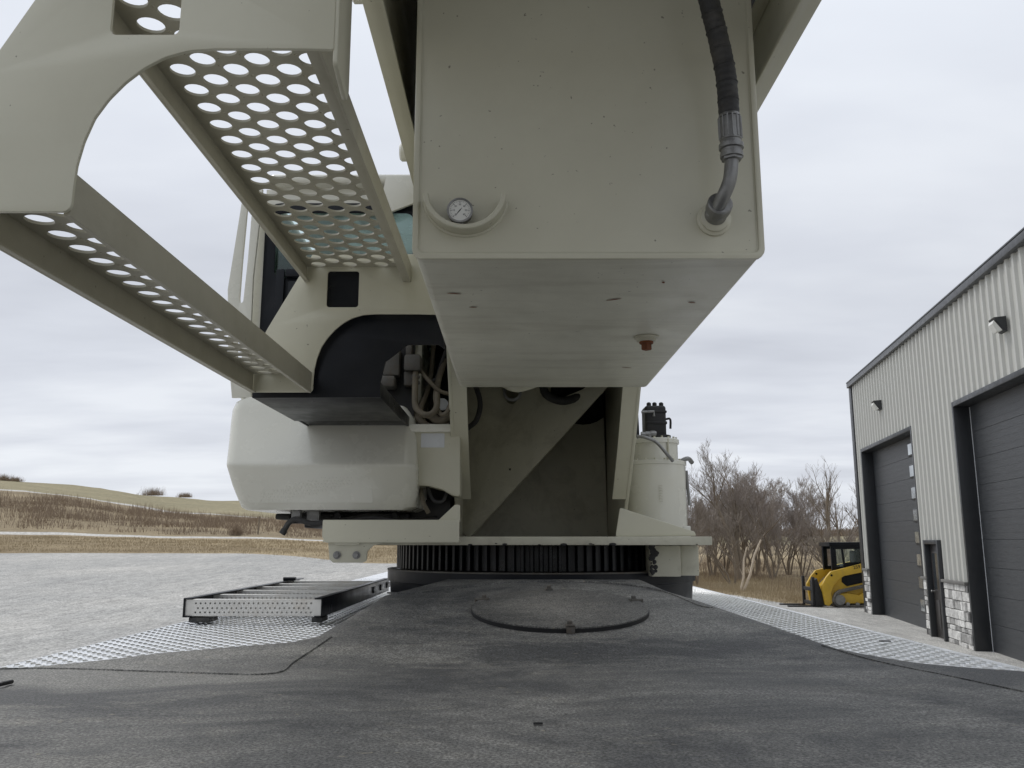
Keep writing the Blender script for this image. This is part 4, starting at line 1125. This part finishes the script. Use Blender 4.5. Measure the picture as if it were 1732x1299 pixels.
for y0_ in (.12, 1.25):
    t = side_plate('track', tr_out, y0_, y0_ + .36, 'track', holes=[tr_in])
    side_plate('track_frame', [(1025, 1085), (1080, 1080), (1160, 1095), (1260, 1040), (1460, 1010), (1480, 1100), (1440, 1140), (1050, 1145), (1022, 1130)], y0_ + .06, y0_ + .30, 'yellow', t)
    bm = NB()
    for cx, cy, r in ((1025, 1122, .16), (1075, 1150, .06), (1140, 1152, .06), (1200, 1152, .06), (1260, 1152, .06), (1330, 1152, .06), (1400, 1150, .06), (1495, 1025, .17)):
        lathe(bm, [(r, 0), (r, .40), (r * .5, .41)], LO + Vector(((cx - 845) / 210, y0_ + .37, (1172 - cy) / 210)), (0, -1, 0), 20)
    pieces('roller', bm, 'steel', t)
bm = NB()
box(bm, LO + Vector((.03, .25, .05)), LO + Vector((.12, .34, .95)), .01); box(bm, LO + Vector((.03, 1.2, .05)), LO + Vector((.12, 1.29, .95)), .01)
for z_ in (.06, .50): box(bm, LO + Vector((.05, .34, z_)), LO + Vector((.13, 1.2, z_ + .12)), .01)
plate(bm, lp([(868, 1165), (870, 1000), (882, 985), (925, 1120), (940, 1160)]), (), .5, LO + Vector((0, .45, 0)), bev=.01)
obj('quick_coupler', bm, 'dark', ld)
bm = NB()
for y_ in (.35, 1.2): box(bm, LO + Vector((-.75, y_, .01)), LO + Vector((.1, y_ + .12, .05)), .008)
obj('pallet_fork', bm, 'dark', ld)

# ------------------------------------------------------------------ bare trees
class TM:
    def __init__(s): s.v = []; s.f = []
    def seg(s, pts, rs, n):
        base = len(s.v); u = None
        for i, p in enumerate(pts):
            d = (pts[min(i + 1, len(pts) - 1)] - pts[max(i - 1, 0)]).normalized()
            u, v = frame_from(d)
            for k in range(n):
                a = 2 * math.pi * k / n; s.v.append(p + (u * math.cos(a) + v * math.sin(a)) * rs[i])
        for i in range(len(pts) - 1):
            for k in range(n):
                a = base + i * n + k; b = base + i * n + (k + 1) % n; s.f.append((a, b, b + n, a + n))
    def mesh(s, name, mat, smooth=True):
        me = bpy.data.meshes.new(name); me.from_pydata(s.v, [], s.f); me.materials.append(M[mat])
        if smooth:
            for p in me.polygons: p.use_smooth = True
        return me
def branch(rnd, T, TW, p, d, L, r, depth, maxd, up):
    n = 5 if depth < 2 else 3; pts = [p.copy()]; rs = [r]; q = p.copy(); dd = d.normalized(); bend = .15 - .015 * depth
    for i in range(n):
        dd = (dd + Vector((rnd.gauss(0, bend), rnd.gauss(0, bend), rnd.gauss(0, bend * .6) + up))).normalized()
        q = q + dd * L / n; pts.append(q.copy()); rs.append(max(.0045, r * (1 - .76 * (i + 1) / n)))
    (T if depth < 2 else TW).seg(pts, rs, 6 if depth < 1 else (4 if depth < 2 else 3))
    if depth >= maxd: return
    kids = (10, 6, 5, 4)[depth]
    for k in range(kids):
        t = rnd.uniform(.14 if depth == 0 else .12, 1.0); i = min(n - 1, int(t * n)); fp = pts[i].lerp(pts[i + 1], t * n - i)
        base = (pts[i + 1] - pts[i]).normalized(); u, v = frame_from(base); a = rnd.uniform(0, 2 * math.pi)
        sp = rnd.uniform(.38, .8)
        nd = (base + (u * math.cos(a) + v * math.sin(a)) * sp + Vector((0, 0, .30))).normalized()
        branch(rnd, T, TW, fp, nd, L * rnd.uniform(.42, .66) * (1.05 - .35 * t), max(.008, rs[i] * .55), depth + 1, maxd, up)
def make_tree(seed, h, stems, r=.14, maxd=4, tw='twig', lean=.15):
    rnd = random.Random(seed); T = TM(); TW = TM()
    for s in range(stems):
        a = rnd.uniform(0, 6.28); d = Vector((math.cos(a) * lean * rnd.uniform(.5, 1.5), math.sin(a) * lean * rnd.uniform(.3, 1), 1))
        branch(rnd, T, TW, Vector((math.cos(a) * .15 * (stems > 1), math.sin(a) * .15 * (stems > 1), -.15)), d, h * rnd.uniform(.72, .95), r * rnd.uniform(.8, 1.1), 0, maxd, .05)
    return T.mesh('trunk', 'bark'), TW.mesh('crown', tw)
PRO = {'tall': make_tree(3, 7.4, 2, .17, 4, 'twig', .12), 'red': make_tree(5, 5.9, 4, .07, 4, 'twig_red', .22), 'red2': make_tree(9, 5.6, 4, .07, 4, 'twig_red', .2),
       'thin': make_tree(12, 5.2, 3, .07, 4, 'twig', .25), 'fork': make_tree(21, 5.6, 2, .12, 3, 'twig', .35)}
def put_tree(kind, px, r, label, rot=0, sc=1.0, group=None, name='bare_tree'):
    a = math.degrees(math.atan((px - 866) / F / .985)); p = ground_pt(a, r); t, c = PRO[kind]
    o = empty(name, p, label, 'tree', group); o.rotation_euler = (0, 0, rot); o.scale = (sc * .86, sc * .86, sc * .79)
    for nm, me in (('trunk', t), ('crown', c)):
        x = bpy.data.objects.new(nm, me); COL.objects.link(x); x.parent = o
    return o
TG = 'bare trees in the thicket beyond the gravel'
put_tree('tall', 1236, 46, 'tallest bare tree with a thick forked trunk, rising above the thicket', .3, 1.0)
put_tree('fork', 1400, 44, 'spreading bare tree with wide forks just left of the yellow loader', 1.0, 1.15)
put_tree('fork', 1462, 52, 'bare tree half hidden behind the black cab of the loader', 2.6, 1.15)
put_tree('thin', 1168, 41, 'bare tree beside the white slew motor, at the left end of the thicket', .5, 1.0)
put_tree('thin', 1378, 37, 'small bare sapling leaning in front of the spreading forked tree', 2.0, .62)
THL = 'slender bare grey-brown tree standing in the dense thicket right of the cream cylinder'
for i, (k, px, r, sc) in enumerate((('red', 1192, 50, 1.0), ('red2', 1214, 55, 1.1), ('red', 1262, 52, 1.1), ('red2', 1290, 48, 1.0), ('red', 1316, 54, 1.0), ('red2', 1340, 52, .95),
                                    ('thin', 1152, 54, 1.1), ('thin', 1226, 43, .95), ('thin', 1272, 60, 1.3), ('red2', 1245, 66, 1.3), ('red2', 1130, 50, 1.0), ('thin', 1300, 66, 1.35))):
    put_tree(k, px, r, THL, i * 1.7, sc, TG)
# two dead white trunks
for x0_, x1_, y1_, lab, r_ in ((1252, 1263, 925, 'shorter bleached dead trunk leaning right, left of the pair in the thicket', .055), (1256, 1287, 913, 'longer bleached dead trunk leaning right with a broken tip in the thicket', .065)):
    Yd = 37.0; p = atY(x0_, 1004, Yd); q = atY(x1_, y1_, Yd); p.z = min(p.z, gz(15, 38))
    m1 = p.lerp(q, .35) + Vector((.05, 0, 0)); m2 = p.lerp(q, .7) + Vector((-.04, 0, .03))
    bm = NB(); tube(bm, [p, m1, m2, q], [r_, r_ * .9, r_ * .75, r_ * .5], 8)
    tube(bm, [m1, m1 + Vector((-.15, 0, .35))], [r_ * .4, r_ * .15], 6)
    obj('dead_trunk', bm, 'deadwood', None, loc=p, label=lab, category='tree trunk')

# brush on the slope and tall dry weeds
def clumps(name, n, azr, rr, h, tw, mat, spread=.5, wdt=.012, dens=None):
    rnd = random.Random(hash(name) % 1000 if False else len(name) * 7); T = TM()
    for i in range(n):
        a = rnd.uniform(*azr); r = rnd.uniform(rr[0](a), rr[1](a))
        if dens and noise.noise(Vector((a * dens, r * dens * .12, 3))) < .0: continue
        p = ground_pt(a, r); hh = h * rnd.uniform(.5, 1.2)
        for k in range(tw):
            q = p + Vector((rnd.gauss(0, spread), rnd.gauss(0, spread), 0)); L = hh * rnd.uniform(.4, 1.0)
            d = Vector((rnd.gauss(0, .28), rnd.gauss(0, .28), 1)).normalized()
            w_ = wdt * rnd.uniform(.7, 1.4) * (r / 60)
            b = len(T.v); T.v += [q + Vector((-w_, 0, 0)), q + Vector((w_, 0, 0)), q + Vector((0, w_, 0)), q + d * L]
            T.f += [(b, b + 1, b + 3), (b + 1, b + 2, b + 3), (b + 2, b, b + 3)]
    me = T.mesh(name, mat, False); o = bpy.data.objects.new(name, me); COL.objects.link(o); o['kind'] = 'stuff'; return o
clumps('hillside_brush', 1100, (-34, -8), (lambda a: 135, lambda a: r2a(a) - 45), 2.4, 20, 'brush', 1.6, .012, .55)
clumps('roadside_brush', 420, (-34, -2), (lambda a: 112, lambda a: 150), 1.3, 16, 'brush', 1.2, .016, .5)
clumps('thicket_undergrowth', 330, (9, 24), (lambda a: edge(a) + 7, lambda a: 75), 1.2, 20, 'brush', .8, .008, .9)
clumps('dry_weeds', 1500, (8, 25), (lambda a: edge(a) + .3, lambda a: edge(a) + 18), .26, 20, 'straw', .45, .009)
clumps('verge_grass', 1500, (-34, 2), (lambda a: edge(a) + .2, lambda a: 100), .30, 16, 'straw', .8, .012)
clumps('distant_treeline', 260, (12, 26), (lambda a: 380, lambda a: 420), 4.0, 60, 'brush', 4, .03)
# far bushes on the skyline
for i, (px, r, sc, lab) in enumerate(((22, 396, 1.0, 'tiny round bush at the far left end of the hill skyline'), (42, 398, .7, 'second tiny bush near the left end of the hill skyline'), (272, 392, 1.3, 'wider dark bush cluster on the middle of the hill skyline'), (325, 396, .8, 'small bush on the skyline just left of the cab'))):
    a = math.degrees(math.atan((px - 866) / F / .985)); p = ground_pt(a, r); rnd = random.Random(i); T = TM()
    for k in range(400):
        L = rnd.uniform(1.2, 3.4) * sc; q = p + Vector((rnd.gauss(0, 1.8 * sc), rnd.gauss(0, 1), 0)); d = Vector((rnd.gauss(0, .35), rnd.gauss(0, .3), 1)).normalized(); w_ = .05
        b = len(T.v); T.v += [q + Vector((-w_, 0, 0)) - p, q + Vector((w_, 0, 0)) - p, q + Vector((0, w_, 0)) - p, q + d * L - p]
        T.f += [(b, b + 1, b + 3), (b + 1, b + 2, b + 3), (b + 2, b, b + 3)]
    o = bpy.data.objects.new('skyline_bush', T.mesh('skyline_bush', 'brush', False)); COL.objects.link(o); o.location = p; o['label'] = lab; o['category'] = 'bush'
# a fence post by the road and a lone bush
a = math.degrees(math.atan((449 - 866) / F / .985)); p = ground_pt(a, 116)
bm = NB(); tube(bm, [p + Vector((0, 0, -.3)), p + Vector((.10, 0, 2.3))], .09, 8); obj('wooden_post', bm, 'bark', None, loc=p, label='lone weathered wooden post leaning by the road, just left of the cab hose', category='post')
a = math.degrees(math.atan((413 - 866) / F / .985)); p = ground_pt(a, 112); rnd = random.Random(5); T = TM()
for k in range(260):
    L = rnd.uniform(.6, 2.2); q = Vector((rnd.gauss(0, .35), rnd.gauss(0, .3), 0)); d = Vector((rnd.gauss(0, .4), rnd.gauss(0, .3), 1)).normalized(); w_ = .02
    b = len(T.v); T.v += [q + Vector((-w_, 0, 0)), q + Vector((w_, 0, 0)), q + Vector((0, w_, 0)), q + d * L]
    T.f += [(b, b + 1, b + 3), (b + 1, b + 2, b + 3), (b + 2, b, b + 3)]
o = bpy.data.objects.new('bare_bush', T.mesh('bare_bush', 'brush', False)); COL.objects.link(o); o.location = p; o['label'] = 'round bare bush beside the near road, left of the leaning post'; o['category'] = 'bush'
# chips of debris on the deck
for i, (px, py, sz, lab) in enumerate(((910, 1225, .008, 'dark chip lying on the black deck in the foreground centre'), (1497, 1085, .016, 'dark scrap lying on the right tread plate below the walk door'))):
    p = on_deck(px, py, .002) if i == 0 else atZ(px, py, -.307)
    bm = NB(); box(bm, p + Vector((-sz, -sz * .5, 0)), p + Vector((sz, sz * .5, .003)), .001); obj('debris_chip', bm, 'dark', None, loc=p, label=lab, category='debris')
